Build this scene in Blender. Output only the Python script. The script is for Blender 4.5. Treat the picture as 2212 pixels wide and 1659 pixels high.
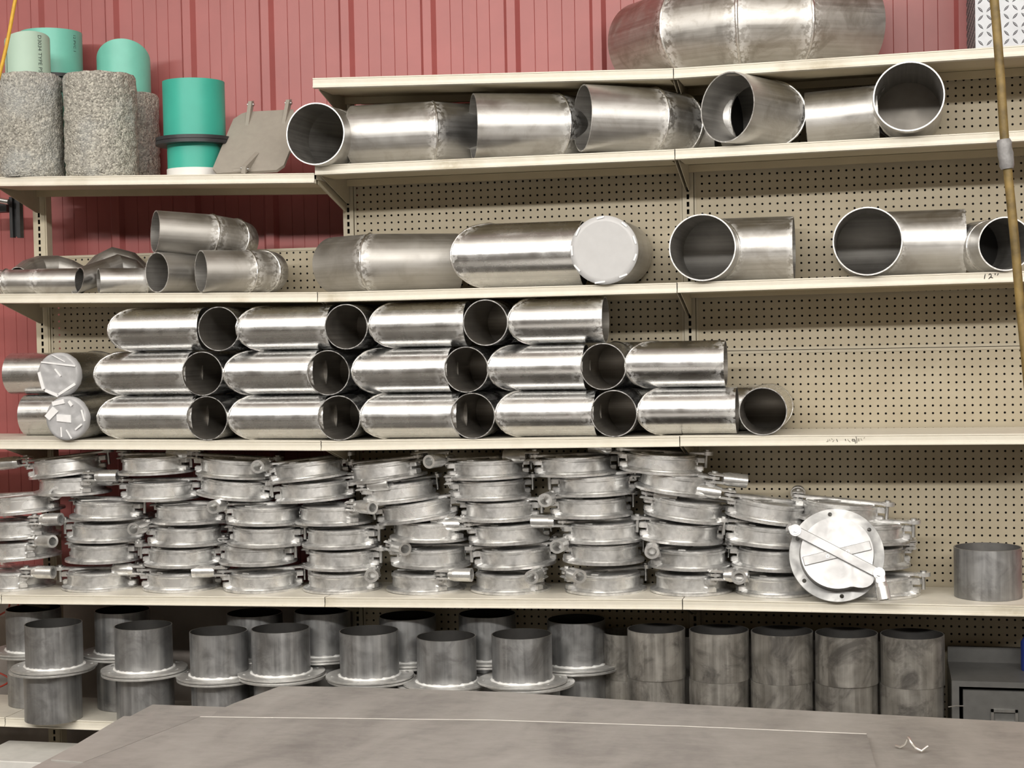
import bpy, math, random
from mathutils import Vector, Matrix, noise as mnoise

random.seed(7)
scene = bpy.context.scene
for o in list(bpy.data.objects):
    bpy.data.objects.remove(o, do_unlink=True)
C = scene.collection
PI = math.pi

# ------------------------------------------------------------------ camera
W, H, F = 2212, 1659, 3450.0
CAM = Vector((1.8155, -5.4688, 1.7478))
YAW, PITCH, ROLL = -0.2261, -0.0323, 0.0203
cy, sy, cp, sp = math.cos(YAW), math.sin(YAW), math.cos(PITCH), math.sin(PITCH)
FW = Vector((sy * cp, cy * cp, sp))
R0 = Vector((cy, -sy, 0))
D0 = FW.cross(R0)
RT = R0 * math.cos(ROLL) + D0 * math.sin(ROLL)
DN = -R0 * math.sin(ROLL) + D0 * math.cos(ROLL)
cam_d = bpy.data.cameras.new('camera')
cam = bpy.data.objects.new('camera', cam_d)
C.objects.link(cam)
cam_d.sensor_width = 36
cam_d.lens = F / W * 36
cam_d.clip_start = .05
m = Matrix((RT, -DN, -FW)).transposed().to_4x4()
m.translation = CAM
cam.matrix_world = m
scene.camera = cam

# ------------------------------------------------------------------ world, lamps, exposure
world = bpy.data.worlds.new('world')
scene.world = world
world.use_nodes = True
bg = world.node_tree.nodes['Background']
bg.inputs[0].default_value = (1, .97, .93, 1)
bg.inputs[1].default_value = .0
vs = scene.view_settings
vs.view_transform = 'Standard'
vs.look = 'None'
vs.gamma = 1
vs.exposure = -.5
vs.use_curve_mapping = False


def strip_lamp(name, x0, x1, y, z, width, watts, tilt=0.0):
    """a row of fluorescent tubes hanging parallel to the shelving"""
    ld = bpy.data.lights.new(name, 'AREA')
    ld.shape = 'RECTANGLE'
    ld.size = x1 - x0
    ld.size_y = width
    ld.energy = watts
    ld.color = (1, .965, .91)
    o = bpy.data.objects.new(name, ld)
    o.location = ((x0 + x1) / 2, y, z)
    o.rotation_euler = (tilt, 0, 0)
    C.objects.link(o)
    return o


# bare tubes: they shine down and out to the shelves, and up onto the ceiling
strip_lamp('tube_lamp_row', -4.0, 7.0, -6.35, 4.03, .22, 640, math.radians(50))
strip_lamp('tube_lamp_row', -4.0, 7.0, -6.35, 4.08, .22, 230, math.radians(180))
strip_lamp('tube_lamp_row', -5.0, 7.0, -2.95, 3.85, .22, 90, math.radians(0))
strip_lamp('tube_lamp_row', -5.0, 7.0, -2.95, 3.90, .22, 170, math.radians(180))

# ------------------------------------------------------------------ helpers


def at(px, py, Y):
    """the point of the plane y = Y seen at a pixel of the photograph"""
    d = FW + RT * ((px - W / 2) / F) + DN * ((py - H / 2) / F)
    return CAM + d * ((Y - CAM.y) / d.y)


def atz(px, py, z):
    d = FW + RT * ((px - W / 2) / F) + DN * ((py - H / 2) / F)
    return CAM + d * ((z - CAM.z) / d.z)


def tag(o, label, cat, group=None):
    o['label'] = label
    o['category'] = cat
    if group:
        o['group'] = group
    return o


def struct(o):
    o['kind'] = 'structure'
    return o


def empty(name, loc, label=None, cat=None, group=None):
    o = bpy.data.objects.new(name, None)
    o.empty_display_size = .05
    o.location = loc
    C.objects.link(o)
    if label:
        tag(o, label, cat, group)
    return o


class MB:
    def __init__(s):
        s.v, s.f, s.sm, s.uv, s.w, s.mi = [], [], [], [], [], []

    def add(s, verts, faces, smooth=False, uvs=None, w=None, mi=0):
        b = len(s.v)
        s.v += [tuple(p) for p in verts]
        s.w += list(w) if w is not None else [0.0] * len(verts)
        for i, f in enumerate(faces):
            s.f.append([b + k for k in f])
            s.sm.append(smooth)
            s.mi.append(mi)
            s.uv.append(uvs[i] if uvs else None)
        return s

    def box(s, lo, hi, M=None):
        x0, y0, z0 = lo
        x1, y1, z1 = hi
        p = [Vector(q) for q in ((x0, y0, z0), (x1, y0, z0), (x1, y1, z0), (x0, y1, z0),
                                 (x0, y0, z1), (x1, y0, z1), (x1, y1, z1), (x0, y1, z1))]
        if M:
            p = [M @ q for q in p]
        return s.add(p, [(0, 3, 2, 1), (4, 5, 6, 7), (0, 1, 5, 4), (1, 2, 6, 5), (2, 3, 7, 6), (3, 0, 4, 7)])

    def hexa(s, p):
        return s.add(p, [(0, 3, 2, 1), (4, 5, 6, 7), (0, 1, 5, 4), (1, 2, 6, 5), (2, 3, 7, 6), (3, 0, 4, 7)])

    def bevbox(s, lo, hi, b, M=None):
        """box with chamfered vertical and top edges"""
        x0, y0, z0 = lo
        x1, y1, z1 = hi
        pl = [(x0 + b, y0), (x1 - b, y0), (x1, y0 + b), (x1, y1 - b), (x1 - b, y1), (x0 + b, y1), (x0, y1 - b), (x0, y0 + b)]
        cx, cyy = (x0 + x1) / 2, (y0 + y1) / 2
        rings = []
        for z, k in ((z0, 0), (z1 - b, 0), (z1, b)):
            rings.append([Vector((x + (k if x < cx else -k), y + (k if y < cyy else -k), z)) for x, y in pl])
        v = [q for r in rings for q in r]
        if M:
            v = [M @ q for q in v]
        f = [tuple(range(7, -1, -1)), tuple(range(16, 24))]
        for i in range(2):
            for k in range(8):
                a, c = i * 8 + k, i * 8 + (k + 1) % 8
                f.append((a, c, c + 8, a + 8))
        return s.add(v, f)

    def prism(s, poly, y0, y1, M=None):
        """polygon in (x, z) extruded along y"""
        n = len(poly)
        v = [Vector((x, y0, z)) for x, z in poly] + [Vector((x, y1, z)) for x, z in poly]
        if M:
            v = [M @ q for q in v]
        f = [tuple(range(n)), tuple(range(2 * n - 1, n - 1, -1))]
        for k in range(n):
            c = (k + 1) % n
            f.append((k, k + n, c + n, c))
        return s.add(v, f)

    def prismz(s, poly, z0, z1, M=None):
        n = len(poly)
        v = [Vector((x, y, z0)) for x, y in poly] + [Vector((x, y, z1)) for x, y in poly]
        if M:
            v = [M @ q for q in v]
        f = [tuple(range(n - 1, -1, -1)), tuple(range(n, 2 * n))]
        for k in range(n):
            c = (k + 1) % n
            f.append((k, c, c + n, k + n))
        return s.add(v, f)

    def lathe(s, prof, n=48, closed=False, M=None, smooth=True, mis=None):
        """profile of (r, z); each profile segment gets its own vertices so edges stay crisp"""
        segs = list(zip(prof[:-1], prof[1:]))
        if closed:
            segs.append((prof[-1], prof[0]))
        acc = 0
        for si_, ((r0, z0), (r1, z1)) in enumerate(segs):
            L = math.hypot(r1 - r0, z1 - z0)
            v, f, u = [], [], []
            for k in range(n):
                a = 2 * PI * k / n
                v.append(Vector((r0 * math.cos(a), r0 * math.sin(a), z0)))
                v.append(Vector((r1 * math.cos(a), r1 * math.sin(a), z1)))
            for k in range(n):
                c = (k + 1) % n
                f.append((2 * k, 2 * c, 2 * c + 1, 2 * k + 1))
                u.append(((k / n, acc), ((k + 1) / n, acc), ((k + 1) / n, acc + L), (k / n, acc + L)))
            acc += L
            if M:
                v = [M @ q for q in v]
            s.add(v, f, smooth, u, mi=mis[si_] if mis else 0)
        return s

    def cyl(s, p0, p1, r, n=16, r1=None, cap=True):
        p0, p1 = Vector(p0), Vector(p1)
        d = (p1 - p0).normalized()
        a = d.orthogonal().normalized()
        b = d.cross(a)
        r1 = r if r1 is None else r1
        v, f = [], []
        for k in range(n):
            t = 2 * PI * k / n
            e = a * math.cos(t) + b * math.sin(t)
            v += [p0 + e * r, p1 + e * r1]
        for k in range(n):
            c = (k + 1) % n
            f.append((2 * k, 2 * c, 2 * c + 1, 2 * k + 1))
        s.add(v, f, True)
        if cap:
            s.add([v[2 * k] for k in range(n)], [tuple(range(n - 1, -1, -1))])
            s.add([v[2 * k + 1] for k in range(n)], [tuple(range(n))])
        return s

    def pipe(s, p0, p1, ro, ri, n=24):
        p0, p1 = Vector(p0), Vector(p1)
        d = (p1 - p0).normalized()
        a = d.orthogonal().normalized()
        b = d.cross(a)
        E = [a * math.cos(2 * PI * k / n) + b * math.sin(2 * PI * k / n) for k in range(n)]
        for ra, pa, rb, pb in ((ro, p0, ro, p1), (ro, p1, ri, p1), (ri, p1, ri, p0), (ri, p0, ro, p0)):
            v = []
            for e in E:
                v += [pa + e * ra, pb + e * rb]
            s.add(v, [(2 * k, 2 * ((k + 1) % n), 2 * ((k + 1) % n) + 1, 2 * k + 1) for k in range(n)], True)
        return s

    def tube(s, pts, r, n=10, closed=False, wob=0.0, rnd=None):
        pts = [Vector(p) for p in pts]
        m_ = len(pts)
        v, f = [], []
        prev = None
        for i, p in enumerate(pts):
            if closed:
                d = pts[(i + 1) % m_] - pts[i - 1]
            else:
                d = pts[min(i + 1, m_ - 1)] - pts[max(i - 1, 0)]
            d.normalize()
            if prev is None:
                a = d.orthogonal().normalized()
            else:
                a = (prev - d * prev.dot(d)).normalized()
            prev = a
            b = d.cross(a)
            rr = r * (1 + (rnd.uniform(-wob, wob) if rnd else 0))
            for k in range(n):
                t = 2 * PI * k / n
                v.append(p + (a * math.cos(t) + b * math.sin(t)) * rr)
        for i in range(m_ if closed else m_ - 1):
            j = (i + 1) % m_
            for k in range(n):
                c = (k + 1) % n
                f.append((i * n + k, i * n + c, j * n + c, j * n + k))
        s.add(v, f, True)
        if not closed:
            s.add(v[:n], [tuple(range(n - 1, -1, -1))])
            s.add(v[-n:], [tuple(range(n))])
        return s

    def mesh(s, name, mat):
        me = bpy.data.meshes.new(name)
        me.from_pydata(s.v, [], s.f)
        for q in (mat if isinstance(mat, (list, tuple)) else [mat]):
            me.materials.append(q)
        me.polygons.foreach_set('material_index', s.mi)
        me.polygons.foreach_set('use_smooth', s.sm)
        if any(u for u in s.uv):
            ul = me.uv_layers.new(name='UVMap')
            for p, u in zip(me.polygons, s.uv):
                if u:
                    for li, c in zip(p.loop_indices, u):
                        ul.data[li].uv = c
        if any(s.w):
            at_ = me.attributes.new('weld', 'FLOAT', 'POINT')
            at_.data.foreach_set('value', s.w)
        me.update()
        return me

    def build(s, name, mat, parent=None, loc=None):
        """parent given: verts are in the parent's local space"""
        o = bpy.data.objects.new(name, s.mesh(name, mat))
        C.objects.link(o)
        if loc is not None:
            o.location = loc
        if parent:
            o.parent = parent
        return o


def shift(mb, off):
    off = Vector(off)
    mb.v = [tuple(Vector(p) - off) for p in mb.v]
    return mb


def inst(name, me, parent=None, loc=(0, 0, 0), rot=(0, 0, 0)):
    o = bpy.data.objects.new(name, me)
    C.objects.link(o)
    o.location = loc
    o.rotation_euler = rot
    if parent:
        o.parent = parent
    return o


def plate_holes(name, outer, holes, t, mat, bev=0.0):
    """flat plate in xy with holes, thickness t, as a mesh"""
    cu = bpy.data.curves.new(name, 'CURVE')
    cu.dimensions = '2D'
    cu.fill_mode = 'BOTH'
    cu.extrude = t / 2
    cu.bevel_depth = bev
    for pl in [outer] + holes:
        sp_ = cu.splines.new('POLY')
        sp_.points.add(len(pl) - 1)
        for p, (x, y) in zip(sp_.points, pl):
            p.co = (x, y, 0, 1)
        sp_.use_cyclic_u = True
    o = bpy.data.objects.new(name, cu)
    C.objects.link(o)
    dg = bpy.context.evaluated_depsgraph_get()
    me = bpy.data.meshes.new_from_object(o.evaluated_get(dg))
    bpy.data.objects.remove(o, do_unlink=True)
    bpy.data.curves.remove(cu)
    me.name = name
    me.materials.clear()
    me.materials.append(mat)
    for v in me.vertices:
        v.co.z += t / 2
    return me


def circ(cx, cyy, r, n=48, a0=0.0):
    return [(cx + r * math.cos(a0 + 2 * PI * k / n), cyy + r * math.sin(a0 + 2 * PI * k / n)) for k in range(n)]


def text_mesh(body, size):
    cu = bpy.data.curves.new('print', 'FONT')
    cu.body = body
    cu.size = size
    cu.resolution_u = 2
    o = bpy.data.objects.new('print', cu)
    C.objects.link(o)
    dg = bpy.context.evaluated_depsgraph_get()
    me = bpy.data.meshes.new_from_object(o.evaluated_get(dg))
    bpy.data.objects.remove(o, do_unlink=True)
    bpy.data.curves.remove(cu)
    return me


# ------------------------------------------------------------------ materials


def new_mat(name):
    m_ = bpy.data.materials.new(name)
    m_.use_nodes = True
    nt = m_.node_tree
    return m_, nt, nt.nodes['Principled BSDF']


def N(nt, typ, **kw):
    n = nt.nodes.new(typ)
    for k, v in kw.items():
        setattr(n, k, v)
    return n


def ramp(nt, src, stops):
    r = N(nt, 'ShaderNodeValToRGB')
    while len(r.color_ramp.elements) < len(stops):
        r.color_ramp.elements.new(.5)
    for e, (p, c) in zip(r.color_ramp.elements, stops):
        e.position = p
        e.color = c if len(c) == 4 else (*c, 1)
    nt.links.new(src, r.inputs[0])
    return r.outputs[0]


def g(v):
    return (v, v, v, 1)


def noise_tex(nt, vec, scale, detail=4, rough=.55, dist=0.0):
    n = N(nt, 'ShaderNodeTexNoise')
    n.inputs['Scale'].default_value = scale
    n.inputs['Detail'].default_value = detail
    n.inputs['Roughness'].default_value = rough
    n.inputs['Distortion'].default_value = dist
    if vec is not None:
        nt.links.new(vec, n.inputs['Vector'])
    return n.outputs['Fac']


def mapping(nt, vec, scale=(1, 1, 1), loc=(0, 0, 0), rot=(0, 0, 0)):
    mp = N(nt, 'ShaderNodeMapping')
    mp.inputs['Scale'].default_value = scale
    mp.inputs['Location'].default_value = loc
    mp.inputs['Rotation'].default_value = rot
    nt.links.new(vec, mp.inputs['Vector'])
    return mp.outputs[0]


def math_n(nt, op, a, b=None):
    n = N(nt, 'ShaderNodeMath', operation=op)
    for i, x in enumerate((a, b)):
        if x is None:
            continue
        if isinstance(x, (int, float)):
            n.inputs[i].default_value = x
        else:
            nt.links.new(x, n.inputs[i])
    return n.outputs[0]


def mixc(nt, fac, a, b, mode='MIX'):
    n = N(nt, 'ShaderNodeMix', data_type='RGBA', blend_type=mode)
    for sock, x in ((n.inputs[0], fac), (n.inputs[6], a), (n.inputs[7], b)):
        if isinstance(x, (int, float)):
            sock.default_value = x
        elif isinstance(x, tuple):
            sock.default_value = x if len(x) == 4 else (*x, 1)
        else:
            nt.links.new(x, sock)
    return n.outputs[2]


def rand_vec(nt, base, amount=20.0):
    """object coordinates offset by a per-object random so that copies differ"""
    oi = N(nt, 'ShaderNodeObjectInfo')
    va = N(nt, 'ShaderNodeVectorMath', operation='ADD')
    vm = N(nt, 'ShaderNodeVectorMath', operation='SCALE')
    cb = N(nt, 'ShaderNodeCombineXYZ')
    for i in range(3):
        nt.links.new(oi.outputs['Random'], cb.inputs[i])
    nt.links.new(cb.outputs[0], vm.inputs[0])
    vm.inputs['Scale'].default_value = amount
    nt.links.new(base, va.inputs[0])
    nt.links.new(vm.outputs[0], va.inputs[1])
    return va.outputs[0]


def simple(name, col, rough=.5, metal=0.0, var=.12, scale=30, bump=0.0, bscale=200):
    m_, nt, p = new_mat(name)
    tc = N(nt, 'ShaderNodeTexCoord').outputs['Object']
    tc = rand_vec(nt, tc)
    f = noise_tex(nt, tc, scale, 5)
    lo = tuple(c * (1 - var) for c in col)
    hi = tuple(min(1, c * (1 + var)) for c in col)
    nt.links.new(ramp(nt, f, [(.3, lo), (.7, hi)]), p.inputs['Base Color'])
    p.inputs['Roughness'].default_value = rough
    p.inputs['Metallic'].default_value = metal
    if bump:
        b = N(nt, 'ShaderNodeBump')
        b.inputs['Strength'].default_value = bump
        b.inputs['Distance'].default_value = .002
        nt.links.new(noise_tex(nt, tc, bscale, 3), b.inputs['Height'])
        nt.links.new(b.outputs[0], p.inputs['Normal'])
    return m_


def tube_metal(name, lo, hi, r0, r1, stain=None, stain_amt=0.0, streak=70, weldcol=(.90, .90, .89), metal=1.0, aniso=0.0):
    """drawn tube: streaks along the tube, cloudy gloss, ground-bright patches beside the welds"""
    m_, nt, p = new_mat(name)
    tcn = N(nt, 'ShaderNodeTexCoord')
    uv = rand_vec(nt, tcn.outputs['UV'], 13)
    ob = rand_vec(nt, tcn.outputs['Object'], 9)
    st = noise_tex(nt, mapping(nt, uv, (streak, 1.6, 1)), 1.0, 4, .6)
    cl = noise_tex(nt, ob, 14, 5, .6, .4)
    s1 = math_n(nt, 'ADD', math_n(nt, 'MULTIPLY', st, .6), math_n(nt, 'MULTIPLY', cl, .4))
    col = ramp(nt, s1, [(.34, lo), (.66, hi)])
    if stain:
        sf = noise_tex(nt, ob, 9, 6, .65, .8)
        sf = ramp(nt, sf, [(.5, g(0)), (.66, g(stain_amt))])
        col = mixc(nt, sf, col, stain)
    aw = N(nt, 'ShaderNodeAttribute', attribute_name='weld')
    wn = noise_tex(nt, ob, 60, 4, .6)
    wf = math_n(nt, 'MULTIPLY', aw.outputs['Fac'], ramp(nt, wn, [(.44, g(0)), (.53, g(1))]))
    col = mixc(nt, wf, col, weldcol)
    nt.links.new(math_n(nt, 'SUBTRACT', metal, math_n(nt, 'MULTIPLY', wf, .5 * metal)), p.inputs['Metallic'])
    nt.links.new(col, p.inputs['Base Color'])
    rn = ramp(nt, math_n(nt, 'ADD', math_n(nt, 'MULTIPLY', cl, .6), math_n(nt, 'MULTIPLY', st, .4)), [(.35, g(r0)), (.65, g(r1))])
    nt.links.new(rn, p.inputs['Roughness'])
    b = N(nt, 'ShaderNodeBump')
    b.inputs['Strength'].default_value = .03
    b.inputs['Distance'].default_value = .001
    nt.links.new(st, b.inputs['Height'])
    nt.links.new(b.outputs[0], p.inputs['Normal'])
    return m_


M = {}
M['alu'] = tube_metal('polished aluminium tube', (.62, .617, .61), (.80, .80, .795), .2, .34)
M['alu_dull'] = tube_metal('weathered aluminium tube', (.54, .53, .515), (.70, .695, .685), .34, .52, (.42, .395, .365), .5)
M['alu_grey'] = tube_metal('oxidised aluminium tube', (.46, .445, .42), (.58, .565, .54), .44, .6, (.38, .355, .32), .4)
M['alu_big'] = tube_metal('grimy aluminium tube', (.46, .44, .41), (.66, .645, .62), .32, .54, (.34, .31, .27), .7)
M['bore'] = tube_metal('tube bore with painted shade', (.24, .222, .20), (.40, .375, .34), .4, .58, metal=.8)  # darker than the outside: shade inside the tube put into the colour
M['bore_dull'] = tube_metal('greyed bore with painted shade', (.26, .25, .235), (.46, .445, .42), .45, .62, metal=.8)  # inner shade of the dull tubes, painted in as a darker grey
M['weld'] = simple('weld bead', (.78, .77, .75), .3, 1.0, .2, 120, .5, 260)
M['weld_white'] = simple('bright weld bead', (.93, .93, .92), .5, .3, .05, 90, .5, 260)
M['tube_steel'] = tube_metal('mill steel tube', (.28, .283, .287), (.50, .502, .505), .33, .55, (.17, .165, .16), .5, 30, metal=.85)
M['tube_tan'] = tube_metal('stained steel tube', (.20, .188, .168), (.46, .44, .405), .34, .56, (.12, .112, .104), .85, 24, metal=.7)


def cast_mat(name='cast aluminium', lo=(.40, .395, .39), hi=(.95, .95, .94), r0=.26, r1=.42, bump=.22):
    m_, nt, p = new_mat(name)
    tc = rand_vec(nt, N(nt, 'ShaderNodeTexCoord').outputs['Object'], 11)
    a = noise_tex(nt, tc, 13, 3, .5, .7)
    b_ = noise_tex(nt, tc, 60, 3, .5)
    f = math_n(nt, 'ADD', math_n(nt, 'MULTIPLY', a, .75), math_n(nt, 'MULTIPLY', b_, .25))
    nt.links.new(ramp(nt, f, [(.34, lo), (.60, hi)]), p.inputs['Base Color'])
    nt.links.new(ramp(nt, a, [(.35, g(r1)), (.65, g(r0))]), p.inputs['Roughness'])
    p.inputs['Metallic'].default_value = .8
    bn = N(nt, 'ShaderNodeBump')
    bn.inputs['Strength'].default_value = bump
    bn.inputs['Distance'].default_value = .003
    nt.links.new(f, bn.inputs['Height'])
    nt.links.new(bn.outputs[0], p.inputs['Normal'])
    return m_


M['cast'] = cast_mat()
M['cast_new'] = cast_mat('bright cast aluminium', (.50, .50, .505), (.62, .62, .625), .5, .62, .06)
M['cast_ring'] = cast_mat('grey cast ring', (.30, .30, .30), (.46, .46, .455), .45, .6, .15)
M['cast_handle'] = cast_mat('cast handle', (.55, .545, .535), (.92, .92, .91), .24, .36, .12)


def cream_mat():
    m_, nt, p = new_mat('cream shelf paint')
    tc = rand_vec(nt, N(nt, 'ShaderNodeTexCoord').outputs['Object'], 17)
    a = noise_tex(nt, tc, 3.2, 3, .5)
    b_ = noise_tex(nt, tc, 30, 5, .65)
    sp_ = noise_tex(nt, tc, 120, 3, .6)
    col = ramp(nt, b_, [(.3, (.76, .715, .61)), (.7, (.81, .77, .67))])
    col = mixc(nt, math_n(nt, 'MULTIPLY', ramp(nt, a, [(.60, g(0)), (.72, g(.75))]), ramp(nt, b_, [(.35, g(.3)), (.6, g(1))])), col, (.44, .38, .25))
    col = mixc(nt, ramp(nt, sp_, [(.72, g(0)), (.78, g(.7))]), col, (.2, .17, .12))
    nt.links.new(col, p.inputs['Base Color'])
    p.inputs['Roughness'].default_value = .38
    return m_


M['cream'] = cream_mat()
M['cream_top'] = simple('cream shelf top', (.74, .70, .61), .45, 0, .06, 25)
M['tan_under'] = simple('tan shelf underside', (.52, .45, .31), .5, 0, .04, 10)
M['dark'] = simple('black shade fill', (.012, .011, .01), .8)  # near-black fill painted in for the shade inside recesses
M['zinc'] = simple('zinc plated steel', (.62, .62, .61), .35, 1.0, .1, 60)
M['grey_paint'] = simple('grey enamel', (.115, .114, .11), .45, .2, .1, 30)
M['grey_plate'] = simple('weathered grey plate', (.36, .33, .285), .75, .1, .05, 40, .1)
M['green'] = simple('green pipe plastic', (.045, .43, .33), .42, 0, .05, 10)
M['pale_green'] = simple('faded green pipe plastic', (.47, .64, .53), .5, 0, .03, 8)
M['aqua'] = simple('light green pipe plastic', (.20, .62, .50), .42, 0, .06, 10)
M['black_rubber'] = simple('black plastic flange', (.028, .028, .032), .45, 0, .2, 40)
M['ink'] = simple('dark print', (.03, .05, .045), .7)
M['marker'] = simple('marker ink', (.03, .028, .022), .8)
M['marker_faint'] = simple('worn marker ink', (.30, .275, .22), .8)
M['film'] = simple('milky plastic film', (.56, .56, .565), .35, 0, .03, 30)
M['white_plastic'] = simple('white plastic', (.84, .83, .81), .4, 0, .03, 30)
M['wrap'] = simple('clear plastic wrap', (.44, .44, .45), .32, 0, .12, 24, .35, 30)
M['wrap_white'] = simple('white tape', (.90, .90, .91), .35, 0, .04, 40, .3, 60)
M['yellow_cord'] = simple('yellow cord', (.72, .42, .04), .5, 0, .12, 60)
M['hose'] = simple('dirty yellow hose', (.17, .115, .035), .55, 0, .5, 22, .2, 90)
M['tape'] = simple('grey duct tape', (.23, .225, .225), .5, .2, .25, 50, .5, 80)
M['blue'] = simple('blue plastic', (.02, .04, .22), .4)
M['orange_wire'] = simple('red wire', (.42, .05, .03), .5)
M['scrap'] = simple('bright metal shaving', (.85, .83, .78), .3, .9, .1, 50)
M['white_box'] = simple('white enamel box', (.70, .69, .66), .5, 0, .08, 18)
M['chrome'] = simple('chrome bar', (.75, .75, .75), .2, 1.0, .05)
M['black_metal'] = simple('black metal bracket', (.035, .035, .037), .45, .3, .2, 20)
M['screw'] = simple('rusty screw head', (.20, .07, .06), .5, .3)
M['box_steel'] = simple('tread plate', (.40, .41, .43), .42, .4, .06, 30)
M['tread_dark'] = simple('raised tread', (.16, .16, .17), .35, .6, .1, 60)


def sheet_mat():
    m_, nt, p = new_mat('hot rolled steel sheet')
    tc = rand_vec(nt, N(nt, 'ShaderNodeTexCoord').outputs['Object'], 5)
    a = noise_tex(nt, mapping(nt, tc, (3.2, 1.3, 1)), 1.7, 5, .55, .4)
    b_ = noise_tex(nt, mapping(nt, tc, (2, 4, 1)), 7, 6, .7, .3)
    f = math_n(nt, 'ADD', math_n(nt, 'MULTIPLY', a, .7), math_n(nt, 'MULTIPLY', b_, .3))
    nt.links.new(ramp(nt, f, [(.33, (.25, .24, .228)), (.5, (.385, .37, .352)), (.68, (.47, .455, .435))]), p.inputs['Base Color'])
    p.inputs['Metallic'].default_value = .55
    nt.links.new(ramp(nt, f, [(.3, g(.5)), (.7, g(.4))]), p.inputs['Roughness'])
    return m_


M['sheet'] = sheet_mat()
M['sheet_edge'] = simple('cut sheet edge', (.85, .83, .79), .45, .2)


def peg_mat(cols):
    m_, nt, p = new_mat('perforated board')
    tcn = N(nt, 'ShaderNodeTexCoord')
    ob = tcn.outputs['Object']
    sx = N(nt, 'ShaderNodeSeparateXYZ')
    nt.links.new(ob, sx.inputs[0])
    P = .0254
    u = math_n(nt, 'DIVIDE', sx.outputs[0], P)
    w = math_n(nt, 'DIVIDE', sx.outputs[2], P)
    fu = math_n(nt, 'SUBTRACT', math_n(nt, 'FRACT', math_n(nt, 'ADD', u, 1000.5)), .5)
    fw = math_n(nt, 'SUBTRACT', math_n(nt, 'FRACT', math_n(nt, 'ADD', w, 1000.5)), .5)
    r2 = math_n(nt, 'ADD', math_n(nt, 'MULTIPLY', fu, fu), math_n(nt, 'MULTIPLY', fw, fw))
    hole = math_n(nt, 'LESS_THAN', r2, (.0037 / P) ** 2)
    hole = math_n(nt, 'MULTIPLY', hole, math_n(nt, 'GREATER_THAN', u, -.5))
    hole = math_n(nt, 'MULTIPLY', hole, math_n(nt, 'LESS_THAN', u, cols - .5))
    a = noise_tex(nt, ob, 7, 5, .6)
    sm = noise_tex(nt, ob, 45, 5, .7)
    col = ramp(nt, a, [(.3, (.40, .345, .245)), (.7, (.455, .40, .295))])
    col = mixc(nt, ramp(nt, sm, [(.70, g(0)), (.80, g(.35))]), col, (.2, .16, .1))
    nt.links.new(col, p.inputs['Base Color'])
    p.inputs['Roughness'].default_value = .55
    tr = N(nt, 'ShaderNodeBsdfTransparent')
    mx = N(nt, 'ShaderNodeMixShader')
    nt.links.new(hole, mx.inputs[0])
    nt.links.new(p.outputs[0], mx.inputs[1])
    nt.links.new(tr.outputs[0], mx.inputs[2])
    nt.links.new(mx.outputs[0], nt.nodes['Material Output'].inputs['Surface'])
    return m_


M['peg'] = peg_mat(46)
M['upright'] = simple('tan upright paint', (.47, .42, .32), .5, 0, .05, 20)
M['upright_cream'] = simple('cream upright paint', (.62, .56, .42), .5, 0, .06, 20)
M['red'] = simple('red siding', (.40, .115, .11), .38, 0, .07, 5, .05, 60)
M['concrete'] = simple('concrete', (.30, .265, .24), .9, 0, .15, 8, .3, 60)
M['floor'] = simple('workshop floor', (.125, .115, .10), .6, 0, .12, 3)
M['shop_wall'] = simple('pale workshop wall', (.42, .395, .36), .8, 0, .04, 2)
M['ceiling'] = simple('insulated ceiling', (.62, .595, .55), .85, 0, .05, 2)


def stone_mat():
    m_, nt, p = new_mat('exposed aggregate')
    tc = rand_vec(nt, N(nt, 'ShaderNodeTexCoord').outputs['Object'], 7)
    vo = N(nt, 'ShaderNodeTexVoronoi')
    vo.inputs['Scale'].default_value = 170
    nt.links.new(tc, vo.inputs['Vector'])
    sep = N(nt, 'ShaderNodeSeparateColor')
    nt.links.new(vo.outputs['Color'], sep.inputs[0])
    col = ramp(nt, sep.outputs[0], [(0, (.22, .21, .185)), (.25, (.34, .325, .285)), (.6, (.42, .405, .36)), (1, (.64, .615, .54))])
    bl = noise_tex(nt, tc, 5, 4)
    col = mixc(nt, ramp(nt, bl, [(.5, g(0)), (.7, g(.45))]), col, (.46, .50, .52))
    pit = noise_tex(nt, tc, 170, 3, .6)
    col = mixc(nt, ramp(nt, pit, [(.30, g(.85)), (.38, g(0))]), col, (.06, .055, .05))
    nt.links.new(col, p.inputs['Base Color'])
    p.inputs['Roughness'].default_value = .8
    b = N(nt, 'ShaderNodeBump')
    b.inputs['Strength'].default_value = .9
    b.inputs['Distance'].default_value = .004
    nt.links.new(vo.outputs['Distance'], b.inputs['Height'])
    b.invert = True
    nt.links.new(b.outputs[0], p.inputs['Normal'])
    return m_


M['stone'] = stone_mat()

# ------------------------------------------------------------------ room shell
fl = MB().box((-6.5, -10.6, -.1), (7.5, .6, 0)).build('floor', M['floor'])
struct(fl)
struct(MB().box((-6.5, -10.6, 4.6), (7.5, .6, 4.7)).build('ceiling', M['ceiling']))
struct(MB().box((-6.6, -10.6, 0), (-6.5, .6, 4.6)).build('wall_left', M['shop_wall']))
struct(MB().box((7.5, -10.6, 0), (7.6, .6, 4.6)).build('wall_right', M['shop_wall']))
struct(MB().box((-6.5, -10.7, 0), (7.5, -10.6, 4.6)).build('wall_front', M['shop_wall']))
WY = .20          # face of the siding
wall = struct(MB().box((-6.5, .27, 0), (7.5, .6, 4.6)).build('wall_back', M['concrete']))
struct(MB().box((-6.5, .16, 0), (7.5, .27, .80)).build('trim_1', M['concrete']))

# ribbed siding: 3-rib panels, each a piece of its own
pa, pb = at(577, 100, WY), at(1107, 100, WY)
RIB = (pb.x - pa.x) / 3
rib0 = pa.x
prof = []


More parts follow.
